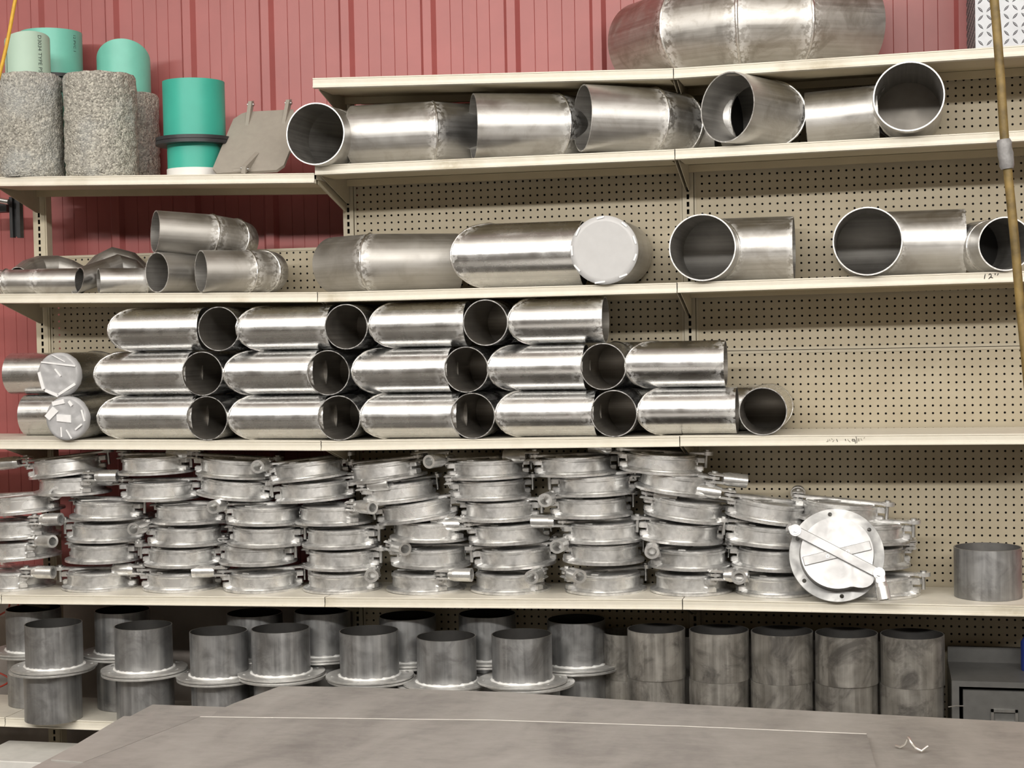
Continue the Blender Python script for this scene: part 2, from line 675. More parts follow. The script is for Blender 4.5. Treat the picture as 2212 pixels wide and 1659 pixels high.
def rib_profile(x0, n):
    """(x, y) outline of one panel with n ribs"""
    pts = []
    for i in range(n):
        c = x0 + RIB * (i + .5)
        pts += [(c - RIB / 2, WY)]
        k = -3
        for s_ in (-3, -2, -1):
            pass
        gx = [c - RIB / 2 + RIB * q for q in (.085, .235)]
        for q in gx:
            pts += [(q - .0013, WY), (q, WY + .002), (q + .0013, WY)]
        pts += [(c - .030, WY), (c - .0155, WY - .020), (c + .0155, WY - .020), (c + .030, WY)]
        for q in (c + RIB * .265, c + RIB * .415):
            pts += [(q - .0013, WY), (q, WY + .002), (q + .0013, WY)]
        pts += [(c + RIB / 2, WY)]
    return pts


k0 = -12
for j in range(9):
    x0 = rib0 + RIB * (k0 + 3 * j - .5)
    pts = rib_profile(x0, 3)
    mb = MB()
    n = len(pts)
    v = [(x, y, .78) for x, y in pts] + [(x, y, 4.6) for x, y in pts] + [(x, y + .004, .78) for x, y in pts] + [(x, y + .004, 4.6) for x, y in pts]
    f = []
    for i in range(n - 1):
        f.append((i, i + 1, n + i + 1, n + i))
        f.append((2 * n + i + 1, 2 * n + i, 3 * n + i, 3 * n + i + 1))
    mb.add(v, f)
    mb.build('wall_panel', M['red'], wall)
for px, py in ((402, 113), (930, 95), (2076, 21), (108, 497)):
    p = at(px, py, WY - .002)
    MB().cyl((p.x, WY + .002, p.z), (p.x, WY - .005, p.z), .0055, 8).build('screw', M['screw'], wall)

# ------------------------------------------------------------------ shelving
D = .345
XB = [-1.252, -.032, 1.187, 2.406]


def zfun(pl, pr):
    a, b = at(*pl, -D), at(*pr, -D)
    k = (b.z - a.z) / (b.x - a.x)
    return lambda x: a.z + k * (x - a.x)


SH = {  # (bay, level): height of the shelf top as a function of x
    (1, 0): zfun((672, 168.5), (1462, 147)),
    (2, 0): zfun((1463, 146.5), (2212, 97)),
    (0, 1): zfun((0, 382), (678, 373.5)),
    (1, 1): zfun((680, 356.5), (1463, 322)),
    (2, 1): zfun((1463, 321.5), (2212, 281)),
    (0, 2): zfun((0, 634.6), (686, 631)),
    (1, 2): zfun((689, 631.3), (1464, 610.5)),
    (2, 2): zfun((1464, 610.0), (2212, 585)),
    (0, 3): zfun((0, 950), (697, 952.5)),
    (1, 3): zfun((697.5, 952.5), (1467, 942.7)),
    (2, 3): zfun((1467.5, 942.0), (2212, 936.7)),
    (0, 4): zfun((0, 1284.5), (705, 1290.5)),
    (1, 4): zfun((705, 1290.5), (1472, 1295)),
    (2, 4): zfun((1472.5, 1295), (2212, 1309)),
}
z5 = zfun((0, 1551), (251, 1558))(XB[0] + .25)
for lv in (3, 4):
    SH[(-1, lv)] = SH[(0, lv)]
for b in range(-1, 3):
    SH[(b, 5)] = (lambda zz: (lambda x: zz))(z5)


def shelf_z(x, level):
    b = 0 if x < XB[1] else (1 if x < XB[2] else 2)
    if (b, level) not in SH:
        b += 1
    return SH[(b, level)](x)


bayname = ['left', 'middle', 'right']
lvl_txt = ['top', 'second', 'third', 'fourth', 'fifth', 'bottom']
lvl_desc = {0: 'carrying the big segmented elbow', 1: 'highest one of the left bay' , 2: 'third one down', 3: 'fourth one down under the stacked pipes',
            4: 'under the stacked valves', 5: 'lowest, holding flanged tubes'}
LIP = [(.02, 0), (.0015, 0), (0, -.0012), (0, -.0040), (.006, -.0046), (.006, -.0068), (.0006, -.0078), (.0016, -.018), (.0008, -.0265),
       (-.0022, -.029), (-.0022, -.0325), (.004, -.034), (.02, -.034)]
for (b, lv), zf in SH.items():
    x0, x1 = (XB[b] if b >= 0 else XB[0] - 1.22) + .0015, XB[b + 1] - .0015
    za, zb = zf(x0), zf(x1)
    mid = Vector(((x0 + x1) / 2, -D / 2, (za + zb) / 2))
    lab = {0: '%s bay top shelf of cream steel under the big segmented elbow' if b == 1 else '%s bay top shelf of cream steel carrying the tread plate box',
           1: '%s bay cream steel shelf, second level of weathered elbows',
           2: '%s bay cream steel shelf, third level with large elbows',
           3: '%s bay cream steel shelf, level just above the stacked valves',
           4: '%s bay cream steel shelf carrying stacked round valves',
           5: '%s bay lowest cream shelf under the dark steel tubes'}[lv] % bayname[b]
    if (b, lv) == (0, 1):
        lab = 'left bay highest cream shelf, under the green pipes and stone cylinders'
    if (b, lv) == (2, 4):
        lab = 'right bay cream steel shelf carrying upright valve and short tube'
    if b == -1:
        lab = {3: 'pale cream shelf end entering at left, at the wrapped elbows level', 4: 'pale cream shelf end entering at left, at the valves level',
               5: 'pale cream shelf end entering at left, on the lowest level'}[lv]
    root = empty('shelf', mid, lab, 'shelf', 'cream steel shelves')
    # deck
    p = []
    for z_off in (-.02, -.0006):
        yr_ = .176 if (b, lv) in ((0, 1), (1, 0), (2, 0)) else -.006     # the topmost decks reach back to the wall
        p += [Vector((x0, -D + .003, za + z_off)), Vector((x1, -D + .003, zb + z_off)), Vector((x1, yr_, zb + z_off)), Vector((x0, yr_, za + z_off))]
    dk = MB().hexa(p)
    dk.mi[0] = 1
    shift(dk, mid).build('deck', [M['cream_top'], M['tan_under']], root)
    v = [Vector((x0, -D + y, za + z)) for y, z in LIP] + [Vector((x1, -D + y, zb + z)) for y, z in LIP]
    n = len(LIP)
    lip = MB().add(v, [(k, k + n, k + n + 1, k + 1) for k in range(n - 1)])
    lip.add(v[:n], [tuple(range(n))])
    lip.add(v[n:], [tuple(range(n - 1, -1, -1))])
    shift(lip, mid).build('front_lip', M['cream'], root)
    p = []
    for z_off in (-.034, -.0205):
        p += [Vector((x0 + .012, -D + .02, za + z_off)), Vector((x1 - .012, -D + .02, zb + z_off)), Vector((x1 - .012, -D + .17, zb + z_off)), Vector((x0 + .012, -D + .17, za + z_off))]
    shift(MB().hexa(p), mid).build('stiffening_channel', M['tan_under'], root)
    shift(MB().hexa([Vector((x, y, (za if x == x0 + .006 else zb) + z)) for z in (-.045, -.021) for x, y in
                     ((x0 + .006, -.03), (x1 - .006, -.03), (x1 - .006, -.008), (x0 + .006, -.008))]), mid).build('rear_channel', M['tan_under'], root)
    for xx, zz in ((x0 + .0045, za), (x1 - .0045, zb)):
        poly = [(-D + .05, -.034), (-D + .075, -.041), (-.03, -.105), (-.006, -.105), (-.006, -.021), (-D + .05, -.021)]
        vv = [Vector((xx - .0015, y, zz + z)) for y, z in poly] + [Vector((xx + .0015, y, zz + z)) for y, z in poly]
        q = len(poly)
        br = MB().add(vv, [tuple(range(q)), tuple(range(2 * q - 1, q - 1, -1))] + [(k, k + q, (k + 1) % q + q, (k + 1) % q) for k in range(q)])
        shift(br, mid).build('bracket', M['upright'], root)

# uprights with real slots
up_lab = ['slotted cream upright at the left end of the shelving', 'slotted tan upright between left and middle bays',
          'slotted tan upright between middle and right bays', 'slotted tan upright at the right end of the shelving']
for i, xb in enumerate(XB):
    ztop = SH[(0, 1)](xb) - .03 if i == 0 else SH[(min(i, 2), 0)](xb) - .03
    root = empty('slotted_upright', (xb, .012, 0), up_lab[i], 'upright', 'shelving uprights')
    mt = M['upright_cream'] if i == 0 else M['upright']
    mb = MB()
    wd = .024 if i == 0 else .019
    for sgn in (-1, 1):
        a_, b_ = sorted((sgn * .0045, sgn * wd))
        mb.box((a_, -.014, 0), (b_, -.011, ztop))
        a_, b_ = sorted((sgn * (wd - .003), sgn * wd))
        mb.box((a_, -.011, 0), (b_, .03, ztop))
    z = .2
    while z < ztop:
        mb.box((-.0045, -.0138, z), (.0045, -.0112, z + .0085))
        z += .0254
    mb.build('channel', mt, root)
    MB().box((-.018, .012, 0), (.018, .03, ztop)).build('slot_shade', M['dark'], root)  # black filler stands in for the shade inside the channel
    if i == 0:
        MB().box((wd + .001, -.012, .03), (wd + .006, .028, ztop)).build('edge_strip', M['upright_cream'], root)

# perforated boards
p1 = at(98.7, 694.9, 0)
zs_top1 = at(300, 547, 0).z


def board(name, x0, z0, xa, xb, za, zb, lab):
    root = empty(name, (x0, .008, z0), lab, 'pegboard', 'perforated back boards')
    MB().add([(xa - x0, 0, za - z0), (xb - x0, 0, za - z0), (xb - x0, 0, zb - z0), (xa - x0, 0, zb - z0)], [(0, 1, 2, 3)]).build('board_face', M['peg'], root)
    for lo_, hi_ in (((xa, zb - .009), (xb, zb)), ((xa, za), (xb, za + .009)), ((xa, za), (xa + .007, zb)), ((xb - .007, za), (xb, zb))):
        MB().box((lo_[0] - x0, -.0025, lo_[1] - z0), (hi_[0] - x0, .004, hi_[1] - z0)).build('edge_frame', M['upright'], root)
    MB().box((xa - x0, .07, za - z0), (xb - x0, .075, zb - z0)).build('hole_shade', M['dark'], root)  # added black sheet, painted shade seen through the holes
    return root


seam3 = at(1700, 756, 0).z
x3 = 1.2092
board('perforated_board', x3, 2.2667, XB[2] + .021, XB[3] - .02, seam3 + .001, min(SH[(2, 0)](XB[2]), SH[(2, 0)](XB[3])) - .024, 'upper perforated tan board behind the right bay')
x3l = at(1963.3, 794.2, 0)
board('perforated_board', x3l.x - 29 * .0254 + .0254 * 1, x3l.z, XB[2] + .021, XB[3] - .02, z5 - .2, seam3 - .001, 'lower perforated tan board behind the right bay')
board('perforated_board', 0, 2.25, XB[1] + .021, XB[2] - .021, seam3 + .001, min(SH[(1, 0)](XB[1]), SH[(1, 0)](XB[2])) - .024, 'upper perforated tan board behind the middle bay')
board('perforated_board', 0, 1.608, XB[1] + .021, XB[2] - .021, z5 - .2, seam3 - .001, 'lower perforated tan board behind the middle bay')
board('perforated_board', p1.x, p1.z, XB[0] + .032, XB[1] - .021, SH[(0, 3)](0) - .02, zs_top1, 'low perforated tan board behind the left bay elbows')

# ------------------------------------------------------------------ tubes with mitred joints
rng = random.Random(3)


def plane_hit(p, d, q, nrm):
    return p + d * ((q - p).dot(nrm) / d.dot(nrm))


def mitred(root, path, r, t, mat, n=56, n0=None, n1=None, weld='weld', bead=.0035, names='pipe_section', grind=(0, 0), closed_end=None, jw=1.0):
    """tube along a polyline; every straight run and every weld is a child of root"""
    base = root.location
    path = [Vector(p) for p in path]
    dirs = [(path[i + 1] - path[i]).normalized() for i in range(len(path) - 1)]
    d = dirs[0]
    up = Vector((0, 0, 1)) if abs(d.z) < .9 else Vector((1, 0, 0))
    a = d.cross(up).normalized()
    b = a.cross(d)
    E = [a * math.cos(2 * PI * k / n) + b * math.sin(2 * PI * k / n) for k in range(n)]
    nn = n0.normalized() if n0 is not None else d
    O0 = [plane_hit(path[0] + e * r, d, path[0], nn) for e in E]
    I0 = [plane_hit(path[0] + e * (r - t), d, path[0], nn) for e in E]
    vlen = 0
    last = len(dirs) - 1
    for i, d in enumerate(dirs):
        if i < last:
            nn = (d + dirs[i + 1]).normalized()
        else:
            nn = n1.normalized() if n1 is not None else d
        q = path[i + 1]
        O1 = [plane_hit(p, d, q, nn) for p in O0]
        I1 = [plane_hit(p, d, q, nn) for p in I0]
        L = (path[i + 1] - path[i]).length
        mb = MB()
        w0 = jw if i > 0 else grind[0]
        w1 = jw if i < last else grind[1]
        for A, B, flip in ((O0, O1, False), (I0, I1, True)):
            ts = [0]
            if w0:
                ts += [.012 / L, .035 / L]
            ts += [.5]
            if w1:
                ts += [1 - .035 / L, 1 - .012 / L]
            ts += [1]
            ts = sorted(set(min(1, max(0, x)) for x in ts))
            verts, wts = [], []
            for x in ts:
                for k in range(n):
                    pnt = A[k].lerp(B[k], x)
                    verts.append(pnt)
                    dist0, dist1 = x * L, (1 - x) * L
                    wts.append(0 if flip else max(w0 * max(0, 1 - dist0 / .036), w1 * max(0, 1 - dist1 / .036)))
            fs, us = [], []
            for j in range(len(ts) - 1):
                for k in range(n):
                    c = (k + 1) % n
                    quad = (j * n + k, j * n + c, (j + 1) * n + c, (j + 1) * n + k)
                    uu = ((k / n, vlen + ts[j] * L), ((k + 1) / n, vlen + ts[j] * L), ((k + 1) / n, vlen + ts[j + 1] * L), (k / n, vlen + ts[j + 1] * L))
                    if flip:
                        quad, uu = quad[::-1], uu[::-1]
                    fs.append(quad)
                    us.append(uu)
            mb.add(verts, fs, True, us, wts, 1 if flip else 0)
        if i == 0:
            mb.add(O0 + I0, [(k, k + n, (k + 1) % n + n, (k + 1) % n) for k in range(n)], w=[.6] * (2 * n))
        if i == last:
            mb.add(O1 + I1, [(k, (k + 1) % n, (k + 1) % n + n, k + n) for k in range(n)], w=[.6] * (2 * n))
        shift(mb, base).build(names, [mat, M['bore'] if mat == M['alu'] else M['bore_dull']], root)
        if i < last and weld:
            shift(MB().tube(O1, bead, 6, True, .35, rng), base).build('weld_bead', M[weld], root)
        O0, I0 = O1, I1
        vlen += L
    if closed_end:
        shift(MB().cyl(path[-1] - dirs[-1] * .010, path[-1] - dirs[-1] * .005, r - t * .5, 40), base).build('bore_shade_disc', M['dark'], root)  # added black disc stands in for the shade deep in the tube
    return O1, I1


def hdir(deg, dz=0.0):
    """horizontal direction, 0 = to the right, 90 = towards the wall"""
    a = math.radians(deg)
    return Vector((math.cos(a), math.sin(a), dz)).normalized()


# ---- rows of 6 inch elbows on the fourth shelf
R6 = .0762
rows = {
    'top': dict(sides=[(233, 425, 715), (510, 705, 715), (797, 1000, 707), (1097, 1300, 702)],
                opens=[(473, 720), (748, 719), (1049, 714)], up=2),
    'middle': dict(sides=[(203, 400, 810), (483, 675, 808), (760, 965, 804), (1053, 1258, 799), (1350, 1563, 797)],
                   opens=[(437, 809), (709, 809), (1007, 802), (1303, 795)], up=1),
    'bottom': dict(sides=[(210, 413, 904), (493, 697, 904), (778, 985, 900), (1070, 1282, 897), (1377, 1588, 892)],
                   opens=[(447, 904), (732, 904), (1021, 901), (1326, 894), (1648, 889)], up=0),
}
ordn = ['first', 'second', 'third', 'fourth', 'fifth', 'sixth', 'seventh', 'eighth', 'ninth', 'tenth', 'eleventh']
for rn, rd in rows.items():
    for i, (xa, xb, ym) in enumerate(rd['sides']):
        pa_, pb_ = at(xa, ym, -.338), at(xb, ym, -.338)
        z = shelf_z((pa_.x + pb_.x) / 2, 3) + R6 + .001 + rd['up'] * (2 * R6 + .0012)
        joint = Vector((pa_.x + R6, -.338 + R6, z))
        root = empty('pipe_elbow', (pa_.x + R6, -.26, z - R6), 'shiny aluminium elbow lying sideways, %s from left in the %s pipe row' % (ordn[i], rn),
                     'pipe elbow', 'sideways elbows on the fourth shelf')
        mitred(root, [(pb_.x, joint.y, z), joint, joint + Vector((0, R6 + .008, 0))], R6, .003, M['alu'], grind=(.9, 0))
    for i, (cx, cyy) in enumerate(rd['opens']):
        pc = at(cx, cyy, -.348)
        z = shelf_z(pc.x, 3) + R6 + .001 + rd['up'] * (2 * R6 + .0012)
        root = empty('pipe_elbow', (pc.x, -.2, z - R6), 'aluminium elbow with round mouth facing out, %s open one from left, %s pipe row' % (ordn[i], rn),
                     'pipe elbow', 'elbows with open mouths on the fourth shelf')
        mitred(root, [(pc.x, -.349, z), (pc.x, -.088, z), (pc.x + (-.17 if cx == 1648 else .17), -.088, z)], R6, .003, M['alu'])
for i, (cx, cyy, up, xl) in enumerate(((127, 807, 1, 27), (145, 903, 0, 60))):
    pc = at(cx, cyy, -.36)
    z = shelf_z(pc.x, 3) + R6 + .001 + up * (2 * R6 + .0012)
    xle = at(xl, cyy, -.09).x
    root = empty('pipe_elbow', (pc.x, -.2, z - R6), ['aluminium elbow with clear plastic wrap on its mouth, middle row left end',
                 'aluminium elbow with white taped plastic on its mouth, bottom row left end'][i], 'pipe elbow', 'plastic covered elbows')
    mitred(root, [(pc.x, -.36, z), (pc.x, -.088, z), (xle, -.088, z)], R6, .003, M['alu'])
    mb = MB()
    n = 40
    rr = random.Random(5 + i)
    v = [Vector((0, -.003, 0))]
    f = []
    for j in range(1, 9):
        for k in range(n):
            a = 2 * PI * k / n
            rad = R6 * 1.012 * j / 8
            v.append(Vector((rad * math.cos(a), -.004 + .006 * (mnoise.noise(Vector((rad * math.cos(a) * 40 + i * 9, rad * math.sin(a) * 40, 3))) if j < 8 else 0), rad * math.sin(a))))
    for k in range(n):
        v.append(Vector((R6 * 1.014 * math.cos(2 * PI * k / n), .022 + .006 * rr.random(), R6 * 1.014 * math.sin(2 * PI * k / n))))
    for k in range(n):
        f.append((0, 1 + (k + 1) % n, 1 + k))
    for j in range(8):
        for k in range(n):
            c = (k + 1) % n
            f.append((1 + j * n + k, 1 + j * n + c, 1 + (j + 1) * n + c, 1 + (j + 1) * n + k))
    mb.add(v, f, True)
    off = Vector((pc.x, -.362, z)) - root.location
    mb.v = [tuple(Vector(p) + off) for p in mb.v]
    wrap = mb.build('plastic_wrap', M['wrap'], root)
    tp = MB()
    if i == 0:
        strips = [((-.062, .045), (.07, .03), .006), ((-.073, .01), (-.055, -.05), .014), ((-.05, -.055), (.0, -.073), .012), ((0, -.072), (.066, -.032), .01), ((-.01, .02), (.012, -.005), .007), ((-.02, .07), (.03, .045), .003)]
    else:
        strips = [((-.035, .0), (.02, .0), .03), ((-.07, .0), (-.04, .035), .03), ((-.05, .05), (-.005, .062), .018), ((.012, .06), (.025, .045), .012), ((.06, .03), (.072, -.01), .007),
                  ((-.02, -.03), (-.018, -.065), .006), ((.0, -.04), (.02, -.07), .006), ((.035, -.04), (.06, -.02), .007)]
    for (x0_, z0_), (x1_, z1_), wd in strips:
        a_, b_ = Vector((x0_, 0, z0_)), Vector((x1_, 0, z1_))
        dd = (b_ - a_).normalized()
        nn_ = Vector((-dd.z, 0, dd.x)) * wd / 2
        q = [a_ - nn_ * .6, b_ - nn_, b_ + nn_ * .8, a_ + nn_]
        tp.add([p + off + Vector((0, -.0085, 0)) for p in q] + [p + off + Vector((0, -.0035, 0)) for p in q],
               [(0, 1, 2, 3), (7, 6, 5, 4), (0, 4, 5, 1), (1, 5, 6, 2), (2, 6, 7, 3), (3, 7, 4, 0)])
    sub = tp.build('tape_strip', M['wrap_white'], wrap)

# ---- second level
r8 = .1035


def elbow(label, path, r, mat, group, t=.004, **kw):
    base = Vector(path[len(path) // 2])
    root = empty('pipe_elbow', (base.x, base.y, base.z - r), label, 'pipe elbow', group)
    mitred(root, path, r, t, mat, **kw)
    return root


def on(px, Y, lv, r, py=300):
    """centre of a tube of radius r lying on shelf lv, seen at pixel column px"""
    p = at(px, py, Y)
    return Vector((p.x, Y, shelf_z(p.x, lv) + r + .001))


G1 = 'weathered elbows on the second level'
p = on(681, -.40, 1, r8, 289)
p.z = at(681, 289, -.40).z
elbow('open aluminium elbow leaning beside the grey octagonal plate', [p, p + Vector((.004, .17, 0)), p + Vector((.004, .17, 0)) + hdir(62) * .20], r8, M['alu_dull'], G1)
a = on(765, -.235, 1, r8, 287)
b = on(934, -.235, 1, r8, 284)
elbow('aluminium elbow with slit left end right of the plate-side open elbow', [a, b, b + hdir(48) * .15], r8, M['alu_dull'], G1, grind=(.3, 0))
rr8 = .1085
a = on(1022, -.30, 1, rr8, 268)
b = a + hdir(22) * .275
elbow('aluminium elbow with thin open left mouth, middle of second level', [a, b, b + hdir(58) * .085], rr8, M['alu_dull'], G1)
a = on(1258, -.33, 1, rr8, 250)
a.z += .006
b = a + hdir(27, -.03) * .235
c = b + hdir(52, -.06) * .105
elbow('aluminium elbow tapering right, with cut notch, under the shelf joint', [a, b, c, c + hdir(80, -.08) * .05], rr8, M['alu_dull'], G1)
a = on(1482, -.088, 1, .07, 275)
elbow('short dark pipe end hidden behind the tilted open elbow', [a, a + Vector((.10, 0, 0))], .07, M['alu_grey'], G1, grind=(.6, .3))
rf = .112
a = at(1571, 231, -.375)
b = a + hdir(54, -.06) * .19
b2_ = b + hdir(112, -.05) * .085
b3_ = b2_ + hdir(165) * .10
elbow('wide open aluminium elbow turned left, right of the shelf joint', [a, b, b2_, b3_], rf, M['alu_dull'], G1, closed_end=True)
# tee with its big mouth facing out
rt = .0885
rbr = .107
br = at(1963, 208, -.40)
be = Vector((br.x + .005, -.015, shelf_z(br.x, 1) + rbr + .002))
ax = (be - br).normalized()
a = on(1742, -.17, 1, rt, 250)
xb_ = br.lerp(be, .6)
b = Vector((xb_.x - rbr + .012, -.17, a.z + .012))
root = empty('pipe_tee', (br.x, -.17, shelf_z(br.x, 1)), 'aluminium tee with a big round mouth facing out, right end of second level', 'pipe tee', G1)
mitred(root, [a, b], rt, .004, M['alu_dull'], grind=(0, .9), names='run_pipe')
mitred(root, [br, be], rbr, .004, M['alu_dull'], n0=Vector((.10, 1, -.03)), grind=(0, .3), names='branch_pipe')
shift(MB().cyl(be - ax * .012, be - ax * .006, rbr - .003, 40), root.location).build('bore_shade_disc', M['bore'], root)  # added dark disc blocks the view through, keeping the mouth in painted shade
ring = []
for k in range(40):
    a_ = 2 * PI * k / 40
    yy, zz_ = rt * math.cos(a_), rt * math.sin(a_)
    cz = br.lerp(be, (b.y + yy - br.y) / (be.y - br.y)).z
    dz_ = b.z + zz_ - cz
    xx = xb_.x - math.sqrt(max(rbr ** 2 - dz_ ** 2, .0004))
    ring.append(Vector((xx, b.y + yy, b.z + zz_)))
shift(MB().tube(ring, .005, 6, True, .4, rng), root.location).build('weld_bead', M['weld'], root)

# ---- big segmented elbow on the top shelf
rb = .152
pts = []
for px, Y in ((1492, -.115), (1602, -.172), (1716, -.125)):
    q = at(px, 60, Y)
    pts.append(Vector((q.x, Y, shelf_z(q.x, 0) + rb + .001)))
e0 = pts[0] + hdir(133) * .27
e1_ = pts[-1] + hdir(36) * .25
e0.z = pts[0].z - .004
e1_.z = pts[-1].z + .006
pts = [e0] + pts + [e1_]
elbow('large segmented aluminium elbow with thick weld beads on the top shelf', pts, rb, M['alu_big'], None, bead=.0055, grind=(0, 0))

# ---- third level
G2 = 'elbows on the third level'
rn_ = .0985
b = on(803, -.235, 2, rn_, 566)
a = b - hdir(-33) * .205
c = b + hdir(27) * .30
elbow('long dull aluminium elbow with a middle weld, left on the middle bay', [a, b, c], rn_, M['alu_grey'], G2)
ro = .1085
pa_, pb_ = at(973, 552, -.335), at(1248, 552, -.335)
z = shelf_z(pa_.x + .1, 2) + ro + .001
j = Vector((pa_.x + ro, -.335 + ro, z))
elbow('bright sideways aluminium elbow beside the white capped pipe', [(pb_.x, j.y, z), j, j + Vector((0, ro + .01, 0))], ro, M['alu'], G2)
rp = .110
p = at(1305, 540, -.36)
p.z = shelf_z(p.x, 2) + rp + .001
root = empty('capped_pipe', (p.x, -.2, p.z - rp), 'aluminium pipe with white plastic film over its round mouth', 'pipe')
mitred(root, [p, p + Vector((0, .33, 0))], rp, .004, M['alu_dull'])
mb = MB()
n = 48
v = [Vector((0, 0, 0))]
f = []
for j_ in range(1, 7):
    for k in range(n):
        a_ = 2 * PI * k / n
        rad = rp * 1.006 * j_ / 6
        v.append(Vector((rad * math.cos(a_), -.0015 + .0015 * (1 - (j_ / 6) ** 2), rad * math.sin(a_))))
for k in range(n):
    a_ = 2 * PI * k / n
    v.append(Vector((rp * 1.012 * math.cos(a_), .006 + .004 * rng.random(), rp * 1.012 * math.sin(a_))))
f += [(0, 1 + (k + 1) % n, 1 + k) for k in range(n)]
for j_ in range(6):
    f += [(1 + j_ * n + k, 1 + j_ * n + (k + 1) % n, 1 + (j_ + 1) * n + (k + 1) % n, 1 + (j_ + 1) * n + k) for k in range(n)]
mb.add(v, f, True)
off = p + Vector((0, -.003, 0)) - root.location
mb.v = [tuple(Vector(q) + off) for q in mb.v]
film = mb.build('plastic_film', M['film'], root)
for a_ in (15, 48, 95, 140, 182, 214, 262, 305, 340):
    r_ = math.radians(a_ + rng.uniform(-6, 6))
    L_ = rng.uniform(.010, .022)
    q = Vector((rp * .955 * math.cos(r_), -.003, rp * .955 * math.sin(r_))) + off
    MMx = Matrix.Translation(q) @ Matrix.Rotation(-r_ + rng.uniform(-.3, .3), 4, 'Y')
    MB().box((-.003, -.0015, -L_), (.0025, .001, L_), MMx).build('tape_tab', M['wrap_white'], film)
rq = .1035
for px, py, xe, lab in ((1517, 535, 1715, 'aluminium elbow with dark round mouth, arm reaching right, left of the two'),
                        (1874, 522, 2085, 'aluminium elbow with dark round mouth and slit arm, near the hanging hose')):
    p = at(px, py, -.37)
    rr_ = .1065
    p.z = shelf_z(p.x, 2) + rr_ + .001
    e = at(xe, py + 15, -.13)
    elbow(lab, [p, Vector((p.x, -.12, p.z)), Vector((e.x, -.12, p.z))], rr_, M['alu_dull'], G2, grind=(0, .9))
p = at(2172, 528, -.36)
rs = .083
p.z = shelf_z(p.x, 2) + rs + .001
q1 = p + Vector((-.03, .16, 0))
elbow('aluminium elbow with ragged mouth behind the hanging yellow hose', [p, q1, q1 + hdir(128) * .07], rs, M['alu_dull'], G2, closed_end=True)

# ---- left bay, third level: small wyes and short elbows
G3 = 'small pipe fittings in the left bay'
rw = .0435
a = on(-40, -.285, 2, rw, 606)
b = on(84, -.285, 2, rw, 606)
c = on(175, -.285, 2, rw, 606)
root = empty('pipe_wye', (a.x + .1, -.28, a.z - rw), 'small aluminium wye fitting lying at the left end of its shelf', 'pipe wye', G3)
w1_ = on(14, -.285, 2, rw, 606)
mitred(root, [a, w1_, b], rw, .003, M['alu_dull'], names='run_pipe', grind=(0, .7))
mitred(root, [b, c], rw * 1.05, .003, M['alu_dull'], names='sleeve_pipe', grind=(.8, 0))
mitred(root, [at(44, 600, -.27), at(62, 586, -.22), at(86, 578, -.17), at(121, 577, -.125), at(148, 585, -.10), at(170, 597, -.085)], rw * .98, t=.003, mat=M['alu_grey'], names='branch_pipe', jw=0, weld=None)
a = on(167, -.318, 2, rw, 607)
b = at(247, 578, -.185)
root = empty('pipe_wye', (b.x, b.y, a.z - rw), 'small aluminium wye with slanted open mouth between two short pipes', 'pipe wye', G3)
mitred(root, [a, at(228, 586, -.215), at(255, 576, -.17), at(282, 584, -.14), at(302, 604, -.125)], rw * .98, .003, M['alu_dull'], names='run_pipe', weld=None, jw=0, n0=Vector((.5, .8, -.25)))
mitred(root, [at(205, 592, -.15), at(222, 574, -.115), at(246, 562, -.085), at(278, 570, -.075), at(305, 596, -.07)], rw * 1.05, .003, M['alu_grey'], names='branch_pipe', weld=None, jw=0)
a = on(213, -.335, 2, rw, 606)
b = a + hdir(36) * .165
elbow('short small aluminium pipe with weld at its right end, open left', [a, b, b + hdir(40) * .04], rw, M['alu_dull'], G3, grind=(0, .8))
rk = .0705
a = on(339, -.335, 2, rk, 590)
elbow('open aluminium elbow under the leaning one, left bay', [a, a + hdir(60) * .16, a + hdir(60) * .16 + hdir(85) * .07], rk, M['alu_grey'], G3)
a = on(434, -.345, 2, rk * 1.03, 586)
b = a + hdir(41) * .165
b_ = b + hdir(62) * .075
elbow('open aluminium elbow at the right of the small fittings pile', [a, b, b_, b_ + hdir(85) * .05], rk * 1.03, M['alu_grey'], G3)
a = at(335, 500, -.315)
b = a + hdir(38, -.06) * .195
c = b + hdir(58, -.12) * .10
elbow('dull aluminium elbow lying on top of two open elbows', [a, b, c, c + hdir(80, -.15) * .05], rk * 1.04, M['alu_grey'], G3)

# ------------------------------------------------------------------ stacked round valves
RF = .139
fl_me = MB().lathe([(.098, .0), (RF, .0), (RF, .008), (RF - .003, .0105), (.125, .0135), (.118, .018), (.1165, .050), (.121, .053), (.121, .060), (.098, .060)], 64, closed=True).mesh('flange_body', M['cast'])
cv = MB().lathe([(0, .0605), (.1135, .0605), (.1135, .066), (.110, .068), (0, .068)], 48)
cv_me = cv.mesh('gate_disc', M['cast'])
lug = MB()
lug.bevbox((-.016, -.017, .012), (.016, .017, .030), .004, Matrix.Translation((RF - .014, 0, 0)))
lug.bevbox((-.014, -.017, .040), (.016, .017, .060), .004, Matrix.Translation((RF - .010, 0, 0)))
lug.box((-.016, -.012, .028), (-.006, .012, .046), Matrix.Translation((RF - .012, 0, 0)))
lug_me = lug.mesh('lug', M['cast'])
arm = MB()
arm.bevbox((-.152, -.0165, .068), (.138, .0165, .0775), .003)
arm.cyl((-.152, 0, .066), (-.152, 0, .0795), .021, 18)
arm.cyl((.140, 0, .068), (.140, 0, .0775), .019, 18)
arm_me = arm.mesh('lever_arm', M['cast'])
rib = MB().bevbox((-.104, -.014, .068), (.104, .014, .0715), .002)
rib_me = rib.mesh('disc_rib', M['cast'])
hd = MB()
hd.bevbox((-.020, -.021, .0125), (.034, .021, .0205), .005)
hd.bevbox((-.020, -.021, -.0145), (.034, .021, -.0070), .005)
